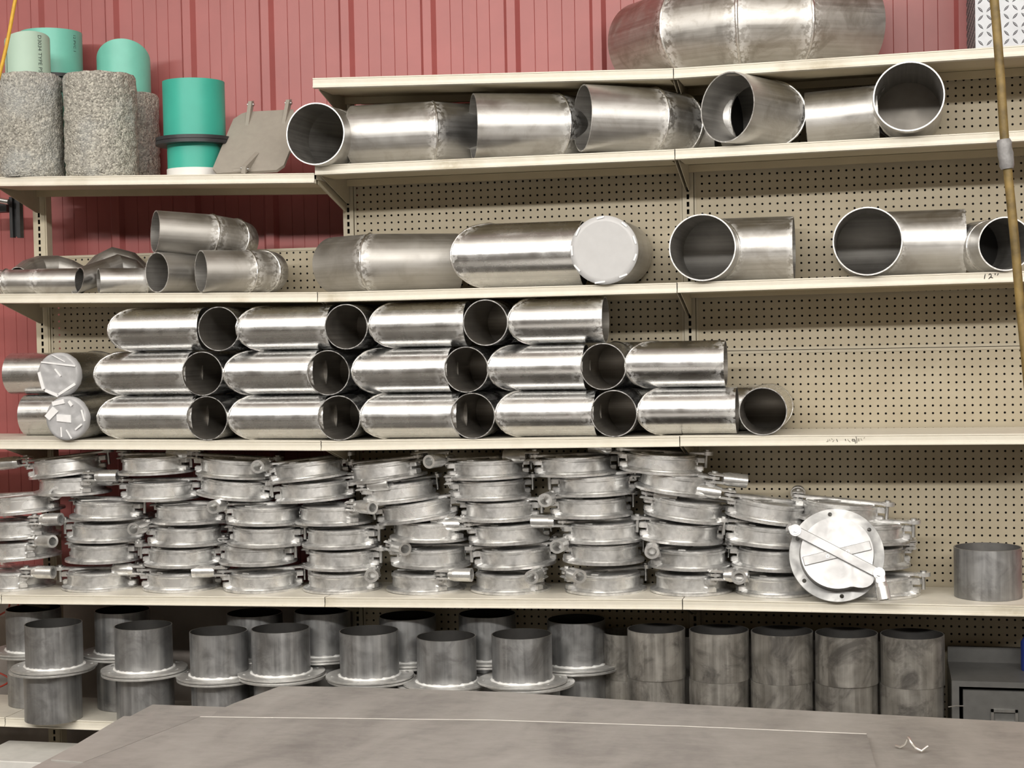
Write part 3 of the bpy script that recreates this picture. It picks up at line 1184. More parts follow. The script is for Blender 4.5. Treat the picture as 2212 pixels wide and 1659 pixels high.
hd.cyl((.028, 0, .003), (.050, 0, .003), .0205, 20, .0245)
hd.pipe((.046, 0, .003), (.108, 0, .003), .0245, .0160, 24)
hd.cyl((.050, 0, .003), (.052, 0, .003), .0160, 20)
hd_me = hd.mesh('handle_socket', M['cast_handle'])
bolt = MB()
bolt.cyl((0, 0, -.026), (0, 0, .024), .006, 10)
bolt.cyl((0, 0, .0195), (0, 0, .0265), .0105, 6)
bolt.cyl((0, 0, -.022), (0, 0, -.0135), .0105, 6)
bolt_me = bolt.mesh('bolt', M['zinc'])
pb_me = MB().cyl((0, 0, .0775), (0, 0, .0855), .0105, 6).cyl((0, 0, .02), (0, 0, .078), .006, 8).mesh('pivot_bolt', M['zinc'])


def valve(loc, tilt, a, b, label, tiltx=0.0):
    """a: direction of the lever, b: direction of the handle socket (degrees, 0 right, -90 to the viewer)"""
    root = empty('gate_valve', loc, label, 'valve', 'stacked round gate valves')
    root.rotation_euler = (tiltx, -tilt, 0)
    root.scale = (1, 1, .94)
    ar = math.radians(a)
    br_ = math.radians(b)
    inst('flange_body', fl_me, root, rot=(0, 0, random.uniform(0, 6)))
    inst('gate_disc', cv_me, root)
    inst('lug', lug_me, root, rot=(0, 0, ar + random.uniform(-.1, .1)))
    inst('lug', lug_me, root, rot=(0, 0, ar + PI + random.uniform(-.1, .1)))
    inst('disc_rib', rib_me, root, rot=(0, 0, ar + .8))
    inst('lever_arm', arm_me, root, rot=(0, 0, ar))
    end = (.140 * math.cos(ar), .140 * math.sin(ar), .0695)
    inst('handle_socket', hd_me, root, end, (0, 0, br_))
    inst('bolt', bolt_me, root, end)
    inst('pivot_bolt', pb_me, root, (-.150 * math.cos(ar), -.150 * math.sin(ar), 0))
    return root


# (left px, right px, flange bottom y at left, at right, lever angle, handle angle), from the top of each stack down
BK = (None, 95)
stacks = [
    [(-33, 149, 1121, 1109, -10, -60), (-40, 140, 1172, 1166, -38, 0), (-40, 142, 1220, 1211, -42, -20), (-53, 127, 1282, 1271, -44, 2)],
    [(62, 233, 1044, 1026, 201, 180), (73, 243, 1073, 1073, -36, 5), (154, 316, 1124, 1128, *BK), (142, 319, 1174, 1176, *BK), (139, 312, 1220, 1221, *BK), (132, 304, 1272, 1271, *BK)],
    [(257, 418, 1030, 1027, *BK), (266, 430, 1085, 1085, 190, 170), (329, 494, 1135, 1136, *BK), (318, 492, 1182, 1185, 215, -92), (311, 481, 1228, 1231, *BK), (306, 481, 1272, 1272, 203, 180)],
    [(425, 590, 1028, 1041, 190, 180), (425, 592, 1071, 1089, *BK), (495, 654, 1136, 1140, 211, -92), (496, 656, 1189, 1192, *BK), (468, 649, 1225, 1226, *BK), (486, 651, 1273, 1275, 208, 190)],
    [(578, 760, 1050, 1033, 213, -92), (593, 770, 1093, 1082, *BK), (634, 813, 1138, 1138, -42, -30), (653, 824, 1189, 1189, *BK), (651, 831, 1235, 1237, *BK), (651, 831, 1280, 1279, -22, -80)],
    [(751, 927, 1053, 1033, -22, 40), (775, 955, 1098, 1084, -135, -8), (818, 991, 1149, 1128, *BK), (844, 1013, 1172, 1176, -22, 185), (842, 1021, 1229, 1234, 205, -50), (830, 1013, 1286, 1284, -54, -5)],
    [(970, 1141, 1040, 1037, 200, -110), (973, 1148, 1084, 1083, 205, 100), (993, 1171, 1131, 1129, *BK), (1013, 1189, 1183, 1177, 205, 180), (1026, 1204, 1237, 1229, *BK), (1013, 1194, 1280, 1276, -28, -92)],
    [(1153, 1336, 1034, 1031, 200, 178), (1194, 1374, 1077, 1073, *BK), (1189, 1369, 1123, 1122, 211, -92), (1214, 1394, 1178, 1177, 203, 180), (1214, 1394, 1222, 1224, 213, -92), (1218, 1399, 1278, 1277, 211, -60)],
    [(1336, 1520, 1019, 1034, 195, 175), (1364, 1553, 1056, 1083, -20, 20), (1386, 1574, 1115, 1141, -160, -8), (1379, 1566, 1172, 1184, *BK), (1399, 1581, 1233, 1237, 213, -85), (1400, 1589, 1283, 1284, -48, -4)],
    [(1566, 1748, 1118, 1146, 201, 180), (1567, 1750, 1177, 1192, *BK), (1583, 1760, 1234, 1240, *BK), (1589, 1770, 1285, 1288, 205, -80)],
    [(1722, 1905, 1152, 1168, *BK), (1775, 1970, 1178, 1182, *BK), (1775, 1972, 1232, 1235, *BK), (1795, 1993, 1284, 1284, *BK)],
]
pos_name = {4: ['top', 'third up', 'second up', 'bottom'], 6: ['top', 'fifth up', 'fourth up', 'third up', 'second up', 'bottom']}
st_name = ['leftmost', 'second', 'third', 'fourth', 'fifth', 'sixth', 'seventh', 'eighth', 'ninth', 'tenth', 'last']
for si, st in enumerate(stacks):
    xl, xr, yl, yr = st[-1][:4]
    xc = (xl + xr) / 2
    zsh = shelf_z(at(xc, 1280, -.2).x, 4)
    yfront = atz(xc, (yl + yr) / 2, zsh).y
    yc = min(max(yfront + RF, -.235), -.152)
    zprev = zsh - .078 + .0005
    n = len(st)
    for k in range(n - 1, -1, -1):
        xl, xr, yl, yr, a, b = st[k]
        pc = at((xl + xr) / 2, (yl + yr) / 2, yc)
        pf = at((xl + xr) / 2, (yl + yr) / 2, yc - RF)
        tilt = math.atan2(yl - yr, xr - xl)
        z = pf.z
        if k == n - 1:
            z = zsh + .0005
            tilt *= .0
        z = max(z, zprev + .066)
        nm = st_name[si]
        lab = 'cast aluminium gate valve, %s in the %s stack%s' % (pos_name[n][k], nm, ' from the left' if 0 < si < 10 else (', behind the upright valve' if si == 10 else ''))
        if a is None:
            a = random.choice((12, 172, 14))
        valve((pc.x, yc, z), tilt, a + random.uniform(-4, 4), b + random.uniform(-4, 4), lab)
        zprev = z

# upright valve shown face-on
ctr = at(1807, 1200, -.318)
root = empty('gate_valve', ctr, 'bright round gate valve standing upright, face out, on the shelf', 'valve', None)
root.matrix_world = Matrix.Translation(ctr) @ Matrix.Rotation(math.radians(3), 4, 'Z') @ Matrix.Rotation(math.radians(74), 4, 'X')
RR = .1475
holes = [circ(.131 * math.cos(t), .131 * math.sin(t), .0072, 14) for t in [math.radians(q) for q in (157, 219, 276, 98, 38, 340)]]
me = plate_holes('flange_ring', circ(0, 0, RR, 72), [circ(0, 0, .1, 64)] + holes, .010, M['cast_ring'], .001)
inst('flange_ring', me, root)
MB().lathe([(.1, .009), (.118, .009), (.115, .013), (.113, .053), (.1, .053)], 64, closed=True).build('collar', M['cast_ring'], root)
ZO = .0
dp = []
for k in range(72):
    a_ = 2 * PI * k / 72
    rad = .1125
    ang = math.degrees(a_) % 360
    if 292 < ang < 342:
        rad = .1125 + .030 * math.sin(math.pi * (ang - 292) / 50) ** 1.2
    dp.append((rad * math.cos(a_), rad * math.sin(a_)))
MB().prismz(dp, .0535, .0605).build('gate_disc', M['cast_new'], root)
MB().bevbox((-.107, -.0145, .0605), (.107, .0145, .0655), .0015, Matrix.Translation((0, -.002, 0)) @ Matrix.Rotation(math.radians(14), 4, 'Z')).build('disc_rib', M['cast_new'], root)
ra = math.radians(-28)
MM_ = Matrix.Translation((-.004, .004, 0)) @ Matrix.Rotation(ra, 4, 'Z')
MB().bevbox((-.135, -.0155, .0605), (.150, .0155, .0705), .002, MM_).build('lever_arm', M['cast_new'], root)
pe = MM_ @ Vector((-.140, 0, 0))
MB().cyl((pe.x, pe.y, .054), (pe.x, pe.y, .0735), .019, 24).build('pivot_ear', M['cast_new'], root)
MB().bevbox((-.170, -.015, .054), (-.135, .015, .066), .006, MM_).build('pivot_tab', M['cast_new'], root)
MB().cyl((pe.x, pe.y, .0735), (pe.x, pe.y, .076), .0135, 20).cyl((pe.x, pe.y, .076), (pe.x, pe.y, .083), .0085, 6).build('pivot_bolt', M['zinc'], root)
ce = MM_ @ Vector((.148, 0, 0))
hs = MB()
hm = Matrix.Translation((ce.x, ce.y, .0655)) @ Matrix.Rotation(math.radians(-80), 4, 'Z')
for lo_, hi_ in ((.0055, .0115), (-.0115, -.0055)):
    hs.bevbox((-.002, -.0175, lo_), (.034, .0175, hi_), .004, hm)
    hs.cyl(hm @ Vector((0, 0, lo_)), hm @ Vector((0, 0, hi_)), .0182, 20)
hs.cyl(hm @ Vector((.028, 0, 0)), hm @ Vector((.044, 0, 0)), .0175, 20, .0215)
hs.pipe(hm @ Vector((.042, 0, 0)), hm @ Vector((.082, 0, 0)), .0215, .015, 24)
hs.build('handle_socket', M['cast'], root)
MB().cyl((ce.x, ce.y, .050), (ce.x, ce.y, .083), .0065, 10).cyl((ce.x, ce.y, .0795), (ce.x, ce.y, .087), .0105, 6).cyl((ce.x, ce.y, .0772), (ce.x, ce.y, .0792), .015, 20).build('bolt', M['zinc'], root)
for q in (-.030, .034):
    MB().pipe((q * .97, q * .24 - .004, .0655), (q * .97, q * .24 - .004, .0663), .005, .004, 18).build('pin_mark', M['cast'], root)
# seat it on the shelf
zsh = shelf_z(ctr.x, 4)

# short tube on the right
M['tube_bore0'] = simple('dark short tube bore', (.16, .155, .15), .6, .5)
M['rim0'] = simple('dull cut rim', (.35, .34, .33), .4, .9)
pc = at(2134, 1290, -.17)
rs_ = .1055
zs_ = shelf_z(pc.x, 4)
x_c = at(2134, 1240, -.17).x
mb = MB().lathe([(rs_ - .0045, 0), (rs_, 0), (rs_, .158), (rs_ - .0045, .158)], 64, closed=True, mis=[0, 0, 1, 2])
tag(mb.build('short_tube', [M['tube_steel'], M['rim0'], M['tube_bore0']], loc=(x_c, -.17, zs_ + .0003)), 'short grey steel tube standing right of the upright valve', 'tube')

# ------------------------------------------------------------------ bottom level: flanged tubes
def ring_plate(name, ro, ri, t, mat, nh=6):
    hl = []
    for k in range(nh):
        a_ = 2 * PI * (k + .25) / nh
        c_ = (.5 * (ro + ri) + .006)
        s_ = []
        for q in range(12):
            tt = 2 * PI * q / 12
            lx = .0055 * math.cos(tt)
            ly = .0065 * math.sin(tt) + (.007 if math.sin(tt) > 0 else -.007)
            s_.append((c_ * math.cos(a_) + lx * math.cos(a_) - ly * math.sin(a_), c_ * math.sin(a_) + lx * math.sin(a_) + ly * math.cos(a_)))
        hl.append(s_)
    return plate_holes(name, circ(0, 0, ro, 64), [circ(0, 0, ri, 48)] + hl, t, mat, .0006)


M['flange_steel'] = simple('zinc flange plate', (.66, .655, .64), .42, .75, .15, 40)
RTU = .1000
flp_me = ring_plate('flange_plate', .149, RTU - .003, .006, M['flange_steel'])
HT = .158
HLOW = .182
M['tube_bore'] = simple('black bore with painted shade', (.05, .048, .046), .6, .5)  # inner faces painted near-black for the shade inside the tubes
M['rim'] = simple('cut steel rim', (.62, .61, .59), .35, .9)
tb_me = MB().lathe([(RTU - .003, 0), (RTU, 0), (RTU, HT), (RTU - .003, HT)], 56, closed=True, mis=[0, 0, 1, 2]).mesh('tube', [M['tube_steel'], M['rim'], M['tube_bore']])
wl_pts = [(RTU * 1.012 * math.cos(2 * PI * k / 72), RTU * 1.012 * math.sin(2 * PI * k / 72), 0) for k in range(72)]
wl_me = MB().tube(wl_pts, .0055, 6, True, .5, rng).mesh('weld_bead', M['weld_white'])


def flanged(loc, upright, h, label):
    """upright: flange at the bottom; otherwise flange at the top"""
    r_ = empty('flanged_tube', loc, label, 'flanged tube', 'flanged tubes on the bottom shelf')
    rot = random.uniform(0, 6)
    t_ = inst('tube', tb_me, r_, rot=(0, 0, rot))
    t_.scale = (1, 1, h / HT)
    zf_ = .0015 if upright else h - .0075
    inst('flange_plate', flp_me, r_, (0, 0, zf_), (0, 0, rot))
    inst('weld_bead', wl_me, r_, (0, 0, zf_ + (.0065 if upright else -.001)))
    return r_


FYF, FYB = -.325, -.112
front = [(118, 0, 'at the left end, front row'), (312, 0, 'second from left in the front row'), (474, -.022, 'third from left in the front row'),
         (609, 0, 'fourth from left, front row, above the sheet corner'), (801, 0, 'fifth from left in the front row'),
         (962, -.022, 'sixth from left in the front row'), (1124, 0, 'seventh from left, right end of the front row')]
back = [(75, .022, 'in the back row behind the leftmost tubes'), (268, .022, 'in the back row behind the second front tubes'),
        (555, .022, 'in the back row behind the fourth front tubes'),
        (700, .044, 'in the back row between fourth and fifth front tubes'), (882, .022, 'in the back row between fifth and sixth front tubes'),
        (1052, .044, 'in the back row between sixth and seventh front tubes'), (1248, .022, 'standing alone at the right end of the back row')]
for lst, Y in ((front, FYF), (back, FYB)):
    for px, dz, who in lst:
        dz = {-.022: -.0135, .022: .0135, .044: .027}.get(dz, 0)
        p_ = at(px, 1400, Y)
        z0 = z5 + .0006
        lx_, ly_ = {609: (.006, -.012), 962: (-.012, -.008), 1124: (.03, 0), 118: (-.008, -.006), 312: (.003, -.008)}.get(px, (0, 0))
        flanged((p_.x + lx_, Y + ly_, z0), False, HLOW + dz, 'lower flanged steel tube ' + who)
        flanged((p_.x + random.uniform(-.006, .006), Y + random.uniform(-.004, .003), z0 + HLOW + dz + .0006), True, HT, 'upper flanged steel tube ' + who)

# plain tubes, two high
HP = .165
for k, (px, wpx) in enumerate(((1417, 126), (1552, 131), (1688, 137), (1827, 139), (1969, 142))):
    Y = -.275
    p_ = at(px, 1430, Y)
    e_ = at(px + wpx / 2, 1430, Y)
    r_ = (e_ - p_).length * .985
    for q in range(2):
        HP = (.202, .157)[q]
        mb = MB().lathe([(r_ - .0035, 0), (r_, 0), (r_, HP), (r_ - .0035, HP)], 56, closed=True, mis=[0, 0, 1, 2])
        tag(mb.build('steel_tube', [M['tube_tan'], M['rim'], M['tube_bore']], loc=(p_.x + q * .003, Y + q * random.uniform(-.005, .004), z5 + .0006 + q * .2026)),
            '%s stained steel tube, %s pair from left of the plain tubes' % (('lower', 'upper')[q], ordn[k]), 'tube', 'plain stained steel tubes')
for k, px in enumerate((1352, 1484, 1620, 1758, 1898)):
    p_ = at(px, 1420, -.082)
    for q in range(2):
        HP = .155
        mb = MB().lathe([(.075, 0), (.079, 0), (.079, HP), (.075, HP)], 40, closed=True)
        tag(mb.build('steel_tube', M['tube_tan'], loc=(p_.x, -.088, z5 + .0006 + q * (HP + .0006))),
            '%s dark steel tube in shadow behind the %s plain tube pair' % (('lower', 'upper')[q], ordn[k]), 'tube', 'plain steel tubes at the back')

# grey drawer cabinet
x0 = at(2056, 1480, -.34).x
zt = at(2080, 1471, -.34).z
root = empty('drawer_cabinet', (x0 + .25, -.17, z5), 'grey steel drawer cabinet at the right end of the bottom shelf', 'cabinet')
q = Vector(root.location)
bx = MB()
bx.box((x0, -.34, z5 + .0005), (x0 + .022, -.01, zt))
bx.box((x0 + .48, -.34, z5 + .0005), (x0 + .502, -.01, zt))
bx.box((x0 + .022, -.34, zt - .018), (x0 + .48, -.01, zt))
bx.box((x0 + .022, -.34, z5 + .0005), (x0 + .48, -.01, z5 + .014))
bx.box((x0 + .022, -.03, z5 + .014), (x0 + .48, -.01, zt - .018))
shift(bx, q).build('body', M['grey_paint'], root)
shift(MB().box((x0, -.05, zt), (x0 + .502, -.03, zt + .05)), q).build('back_rail', M['grey_paint'], root)
zd1 = zt - .030
dr = shift(MB().box((x0 + .034, -.332, z5 + .02), (x0 + .47, -.06, zd1)), q).build('drawer', M['grey_paint'], root)
hx = at(2170, 1550, -.34).x
hz = at(2170, 1549, -.34).z
lh = MB()
w_, h_ = .040, .022
for lo_, hi_ in (((-w_, -h_), (-w_ + .008, h_)), ((w_ - .008, -h_), (w_, h_)), ((-w_, h_ - .008), (w_, h_)), ((-w_, -h_ + .004), (w_, -h_ + .008))):
    lh.box((hx + lo_[0], -.340, hz + lo_[1]), (hx + hi_[0], -.332, hz + hi_[1]))
shift(lh, q).build('label_holder', M['zinc'], dr)
pa_, pb_ = at(2049, 1527, -.40), at(2081, 1525, -.345)
tag(MB().tube([pa_, pa_.lerp(pb_, .5) + Vector((0, 0, .002)), pb_], .0018, 6).build('wire_pin', M['scrap']), 'thin bright wire pin sticking out beside the grey cabinet', 'wire')
xb_ = at(2208, 1440, -.20).x
bt = MB().lathe([(0, 0), (.035, 0), (.036, .012), (.036, .09), (.022, .115), (.014, .122), (.014, .145), (0, .145)], 24)
tag(bt.build('spray_can', M['blue'], loc=(xb_ + .036, -.15, zt + .0004)), 'dark blue can at the photo right edge on the grey cabinet', 'can')

# ------------------------------------------------------------------ left bay top: stone cylinders, green pipes
def stone_cyl(cx, Y, r_, h_, label, ri_, seed):
    zb_ = shelf_z(cx, 1)
    n, m2 = 150, 110
    v, f = [], []
    for j in range(m2 + 1):
        z_ = h_ * j / m2
        for k in range(n):
            a_ = 2 * PI * k / n
            q = Vector((math.cos(a_) * r_, math.sin(a_) * r_, z_))
            d_ = mnoise.noise(q * 60 + Vector((seed, 0, 0))) * .0042 + mnoise.noise(q * 18 + Vector((seed, 5, 0))) * .004
            edge = min(z_, h_ - z_)
            rr_ = r_ + d_ - max(0, .012 - edge) * .5
            v.append(Vector((math.cos(a_) * rr_, math.sin(a_) * rr_, max(0, z_ + (mnoise.noise(q * 25) * .004 if 0 < j else 0)))))
    for j in range(m2):
        for k in range(n):
            c = (k + 1) % n
            f.append((j * n + k, j * n + c, (j + 1) * n + c, (j + 1) * n + k))
    mb = MB().add(v, f, True)
    top = v[-n:]
    inn = [Vector((math.cos(2 * PI * k / n) * ri_, math.sin(2 * PI * k / n) * ri_, h_ - .003)) for k in range(n)]
    mb.add(top + inn, [(k, (k + 1) % n, (k + 1) % n + n, k + n) for k in range(n)], True)
    inn2 = [Vector((p_.x, p_.y, .0)) for p_ in inn]
    mb.add(inn + inn2, [(k, (k + 1) % n, (k + 1) % n + n, k + n) for k in range(n)], True)
    o = mb.build('stone_sleeve', M['stone'], loc=(cx, Y, zb_ + .0003))
    tag(o, label, 'sleeve', 'rough stone coated sleeves')
    return o, zb_


c1 = at(65, 300, -.245)
c2 = at(219, 300, -.225)
c3 = at(278, 300, .045)
stone_cyl(c1.x, -.245, .1155, at(65, 152, -.36).z - shelf_z(c1.x, 1), 'rough stone coated sleeve at the photo left edge', .088, 1)
stone_cyl(c2.x, -.225, .126, at(219, 150, -.35).z - shelf_z(c2.x, 1), 'rough stone coated sleeve in the middle, standing foremost', .095, 2)
stone_cyl(c3.x, .045, .112, at(300, 193, -.07).z - shelf_z(c3.x, 1), 'darker stone coated sleeve behind the middle one', .0985, 3)


def cut_tube(loc, r_, t_, hfun, mat, name, label=None, cat=None, n=64, parent=None, grp=None):
    """upright tube whose top height is hfun(angle)"""
    v = []
    for k in range(n):
        a_ = 2 * PI * k / n
        h_ = hfun(a_)
        v += [(r_ * math.cos(a_), r_ * math.sin(a_), 0), (r_ * math.cos(a_), r_ * math.sin(a_), h_),
              ((r_ - t_) * math.cos(a_), (r_ - t_) * math.sin(a_), h_), ((r_ - t_) * math.cos(a_), (r_ - t_) * math.sin(a_), 0)]
    mb = MB()
    for i0, i1 in ((0, 1), (1, 2), (2, 3), (3, 0)):
        vv = []
        for k in range(n):
            vv += [v[4 * k + i0], v[4 * k + i1]]
        mb.add(vv, [(2 * k, 2 * ((k + 1) % n), 2 * ((k + 1) % n) + 1, 2 * k + 1) for k in range(n)], i0 in (0, 2))
    o = mb.build(name, mat, parent, loc)
    if label:
        tag(o, label, cat, grp)
    return o


def wrap_print(txt, size, r_, ang, ztop, parent, mat):
    """print running down a tube"""
    me = text_mesh(txt, size)
    for v_ in me.vertices:
        x_, y_ = v_.co.x, v_.co.y
        a_ = ang + y_ / r_
        v_.co = (math.cos(a_) * (r_ + .0005), math.sin(a_) * (r_ + .0005), ztop - x_)
    me.materials.clear()
    me.materials.append(mat)
    o = bpy.data.objects.new('printed_lettering', me)
    C.objects.link(o)
    o.parent = parent
    return o


zb_ = shelf_z(c1.x, 1)
Y1 = -.245
hL = at(25, 95, Y1).z - zb_
hR = at(85, 73, Y1).z - zb_
def pale_h(a_):
    k_ = math.cos(a_ - math.radians(-46))
    return hR - (hR - hL) * (1 - k_) / 1.3


o = cut_tube((c1.x, Y1, zb_ + .0003), .0785, .006, pale_h, M['pale_green'], 'plastic_pipe', 'faded pale green pipe sticking out of the leftmost stone sleeve', 'pipe', grp='green plastic pipes')
wrap_print('D3034 TYPE PSM', .0205, .0785, math.radians(-33), hR - .012, o, M['ink'])
MB().box((-.0012, -.0006, .30), (.0012, .0006, hL + .012), Matrix.Rotation(math.radians(-124 + 90), 4, 'Z') @ Matrix.Translation((0, -.0785, 0))).build('printed_line', M['ink'], o)

# flanged green pipe behind
pcx = at(112, 120, .02)
zb2 = shelf_z(pcx.x, 1)
root = empty('flanged_plastic_pipe', (pcx.x, .02, zb2 + .0003), 'light green pipe with black flanges behind the left stone sleeve', 'pipe', 'green plastic pipes')
ht = at(112, 72, .02).z - zb2
cut_tube((0, 0, 0), .112, .006, lambda a_: ht, M['aqua'], 'pipe_wall', parent=root)
zf0 = at(130, 152, -.12).z - zb2
for k in range(4):
    MB().lathe([(.113, zf0 - .018 * k - .014), (.136 - .003 * (k % 2), zf0 - .018 * k - .014), (.136 - .003 * (k % 2), zf0 - .018 * k - .001), (.113, zf0 - .018 * k - .001)], 48, closed=True).build('flange', M['black_rubber'], root)
wrap_print('12 PVC 1', .017, .112, math.radians(-17), ht - .016, root, M['ink'])

# mitred green pipe in the rear sleeve
zb3 = shelf_z(c3.x, 1)
gx = at(266, 150, .045).x
hp = at(262, 94, .045).z - zb3
hr_ = at(328, 140, .045).z - zb3
hl_ = at(205, 135, .045).z - zb3
def mit(a_):
    k_ = math.cos(a_ - math.radians(-67))
    return hl_ + (hp - hl_) * k_


cut_tube((c3.x - .012, .045, zb3 + .0003), .0975, .006, mit, M['aqua'], 'plastic_pipe', 'light green pipe with pointed mitre-cut top above the rear stone sleeve', 'pipe', grp='green plastic pipes')

# green pipe with black flange and white foot
p_ = at(421, 300, -.2)
zb4 = shelf_z(p_.x, 1)
root = empty('flanged_plastic_pipe', (p_.x, -.2, zb4 + .0003), 'bright green pipe with wide black flange and white foot', 'pipe', 'green plastic pipes')
hh = at(421, 178, -.2).z - zb4
hz_ = at(421, 293, -.34).z - zb4
hw = at(421, 360, -.3).z - zb4
cut_tube((0, 0, hz_), .108, .006, lambda a_: hh - hz_, M['green'], 'upper_pipe', parent=root)
cut_tube((0, 0, hw - .004), .097, .006, lambda a_: hz_ - hw + .004, M['green'], 'lower_pipe', parent=root)
for k in range(2):
    MB().lathe([(.097, hz_ - .004 - .0135 * k), (.136, hz_ - .004 - .0135 * k), (.136, hz_ + .008 - .0135 * k), (.097, hz_ + .008 - .0135 * k)], 64, closed=True).build('flange', M['black_rubber'], root)
cut_tube((0, 0, 0), .1, .008, lambda a_: hw, M['white_plastic'], 'foot', parent=root)

# grey octagonal plate
def on_plate(px, py):
    t_ = (py - 238) / (376 - 238)
    return at(px, py, -.135 - .19 * t_)
outl = [(504, 257), (522, 245), (535, 241), (615, 237), (633, 236), (640, 260), (633, 322), (625, 327), (613, 356), (597, 367), (468, 374), (459, 364)]
P3 = [on_plate(*q) for q in outl]
zmin = min(q.z for q in P3)
zsh_ = shelf_z(P3[-1].x, 1)
lift = zsh_ + .004 - zmin
root = empty('octagonal_plate', (P3[-2].x, P3[-2].y, zsh_), 'grey clipped-corner steel plate with hinge lugs leaning on the shelf', 'plate')
nrm = (P3[3] - P3[10]).cross(P3[9] - P3[10]).normalized()
if nrm.y > 0:
    nrm = -nrm
cen = sum(P3, Vector()) / len(P3)
P3 = [q - nrm * (q - cen).dot(nrm) for q in P3]
base = Vector(root.location)
nP = len(P3)
mb = MB().add([q - base for q in P3] + [q - nrm * .012 - base for q in P3], [tuple(range(nP)), tuple(range(2 * nP - 1, nP - 1, -1))] + [(k, k + nP, (k + 1) % nP + nP, (k + 1) % nP) for k in range(nP)])
mb.build('plate', M['grey_plate'], root)


def fin(pts_px, w_, name='hinge_lug'):
    """triangular lug standing off the plate along the given pixel line"""
    a_, b_ = [on_plate(*q) for q in pts_px]
    a_ -= nrm * (a_ - cen).dot(nrm)
    b_ -= nrm * (b_ - cen).dot(nrm)
    d_ = (b_ - a_).normalized()
    s_ = d_.cross(nrm).normalized() * w_
    v = [a_ - s_, b_ - s_ , b_ - s_ + nrm * .028 + d_ * .012, b_ - s_ + nrm * .012 + d_ * .03, a_ + s_, b_ + s_, b_ + s_ + nrm * .028 + d_ * .012, b_ + s_ + nrm * .012 + d_ * .03]
    mb = MB().add([q - base for q in v], [(0, 1, 3, 2), (4, 6, 7, 5), (0, 2, 6, 4), (2, 3, 7, 6), (3, 1, 5, 7), (1, 0, 4, 5)])
    o = mb.build(name, M['grey_plate'], root)
    c_ = b_ + nrm * .014 + d_ * .010 - base
    MB().cyl(c_ - s_ * 1.9, c_ + s_ * 1.9, .006, 8).build('hinge_pin', M['zinc'], o)


fin(((533, 271), (543, 236)), .0065)
fin(((612, 267), (624, 233)), .0065)
fin(((556, 329), (535, 366)), .008, 'latch_lug')
c_ = on_plate(517, 366) - base
MB().cyl(c_ + Vector((-.02, 0, -.004)), c_ + Vector((.03, 0, -.004)), .009, 10).build('latch_knuckle', M['grey_plate'], root)

# tread plate box on the top shelf
xb0 = at(2107, 60, -.325).x
zb5 = max(shelf_z(xb0, 0), shelf_z(XB[3] - .01, 0))
root = empty('tread_plate_box', (xb0 + .2, -.15, zb5), 'silver diamond tread plate box at the right end of the top shelf', 'box')
q = Vector(root.location)
bw, bh, bd = .31, .40, .46
shift(MB().box((xb0, -.325, zb5 + .0005), (xb0 + bw, -.325 + bd, zb5 + bh)), q).build('box_body', M['box_steel'], root)
tr = MB()


def lozenge(cx, cz, ang, side):
    L_, Wd, T_ = .0125, .0034, .0022
    pts_ = [(-L_, 0), (-L_ * .3, -Wd), (L_ * .3, -Wd), (L_, 0), (L_ * .3, Wd), (-L_ * .3, Wd)]
    ca, sa = math.cos(ang), math.sin(ang)
    o_, i_ = [], []
    for u_, w_ in pts_:
        a_, b_ = u_ * ca - w_ * sa, u_ * sa + w_ * ca
        a2, b2_ = u_ * .75 * ca - w_ * .3 * sa, u_ * .75 * sa + w_ * .3 * ca
        if side:
            o_.append(Vector((xb0 + .0002, cx + a_, cz + b_)))
            i_.append(Vector((xb0 - T_, cx + a2, cz + b2_)))
        else:
            o_.append(Vector((cx + a_, -.325 + .0002, cz + b_)))
            i_.append(Vector((cx + a2, -.325 - T_, cz + b2_)))
    fs = [tuple(range(6, 12))] + [(k, (k + 1) % 6, (k + 1) % 6 + 6, k + 6) for k in range(6)]
    tr.add(o_ + i_, fs)


st_ = .0255
for i_ in range(int(bw / st_)):
    for j_ in range(int(bh / st_)):
        lozenge(xb0 + st_ * (i_ + .6), zb5 + st_ * (j_ + .6), math.radians(48 if (i_ + j_) % 2 else 132), False)
for i_ in range(int(bd / st_)):
    for j_ in range(int(bh / st_)):
        lozenge(-.325 + st_ * (i_ + .6), zb5 + st_ * (j_ + .6), math.radians(48 if (i_ + j_) % 2 else 132), True)
t_o = shift(tr, q).build('raised_tread', M['tread_dark'], root)
t_o['kind'] = 'stuff'

# ------------------------------------------------------------------ things at the left edge
xa, xb2 = at(22, 470, -.06).x, at(46, 470, -.06).x
zt_, zb6 = at(33, 425, -.06).z, at(33, 513, -.06).z
root = empty('hanging_bracket', ((xa + xb2) / 2, -.06, zb6), 'black metal bracket hanging left of the end upright', 'bracket')
q = Vector(root.location)
shift(MB().box((xa, -.065, zb6), (xa + .012, -.045, zt_)), q).build('bar', M['black_metal'], root)
shift(MB().box((xb2 - .014, -.070, zb6 - .002), (xb2, -.045, zt_)), q).build('bar', M['black_metal'], root)
shift(MB().box((xa + .008, -.050, zb6 + .004), (xb2 - .01, -.042, zt_)), q).build('bar', M['black_metal'], root)
pa_, pb_ = at(-60, 428, -.1), at(19, 436, -.1)
tag(MB().tube([pa_, pa_.lerp(pb_, .6) + Vector((0, 0, .004)), pb_], .011, 14).build('chrome_rod', M['chrome']), 'chrome rod end poking in below the left top shelf', 'rod')
pa_, pb_ = at(-60, 452, .02), at(20, 452, .02)
tag(MB().box((pa_.x, .0, pa_.z - .016), (pb_.x, .05, pa_.z + .016)).build('black_rail', M['black_metal']), 'black rail end beneath the chrome rod at left edge', 'rail')

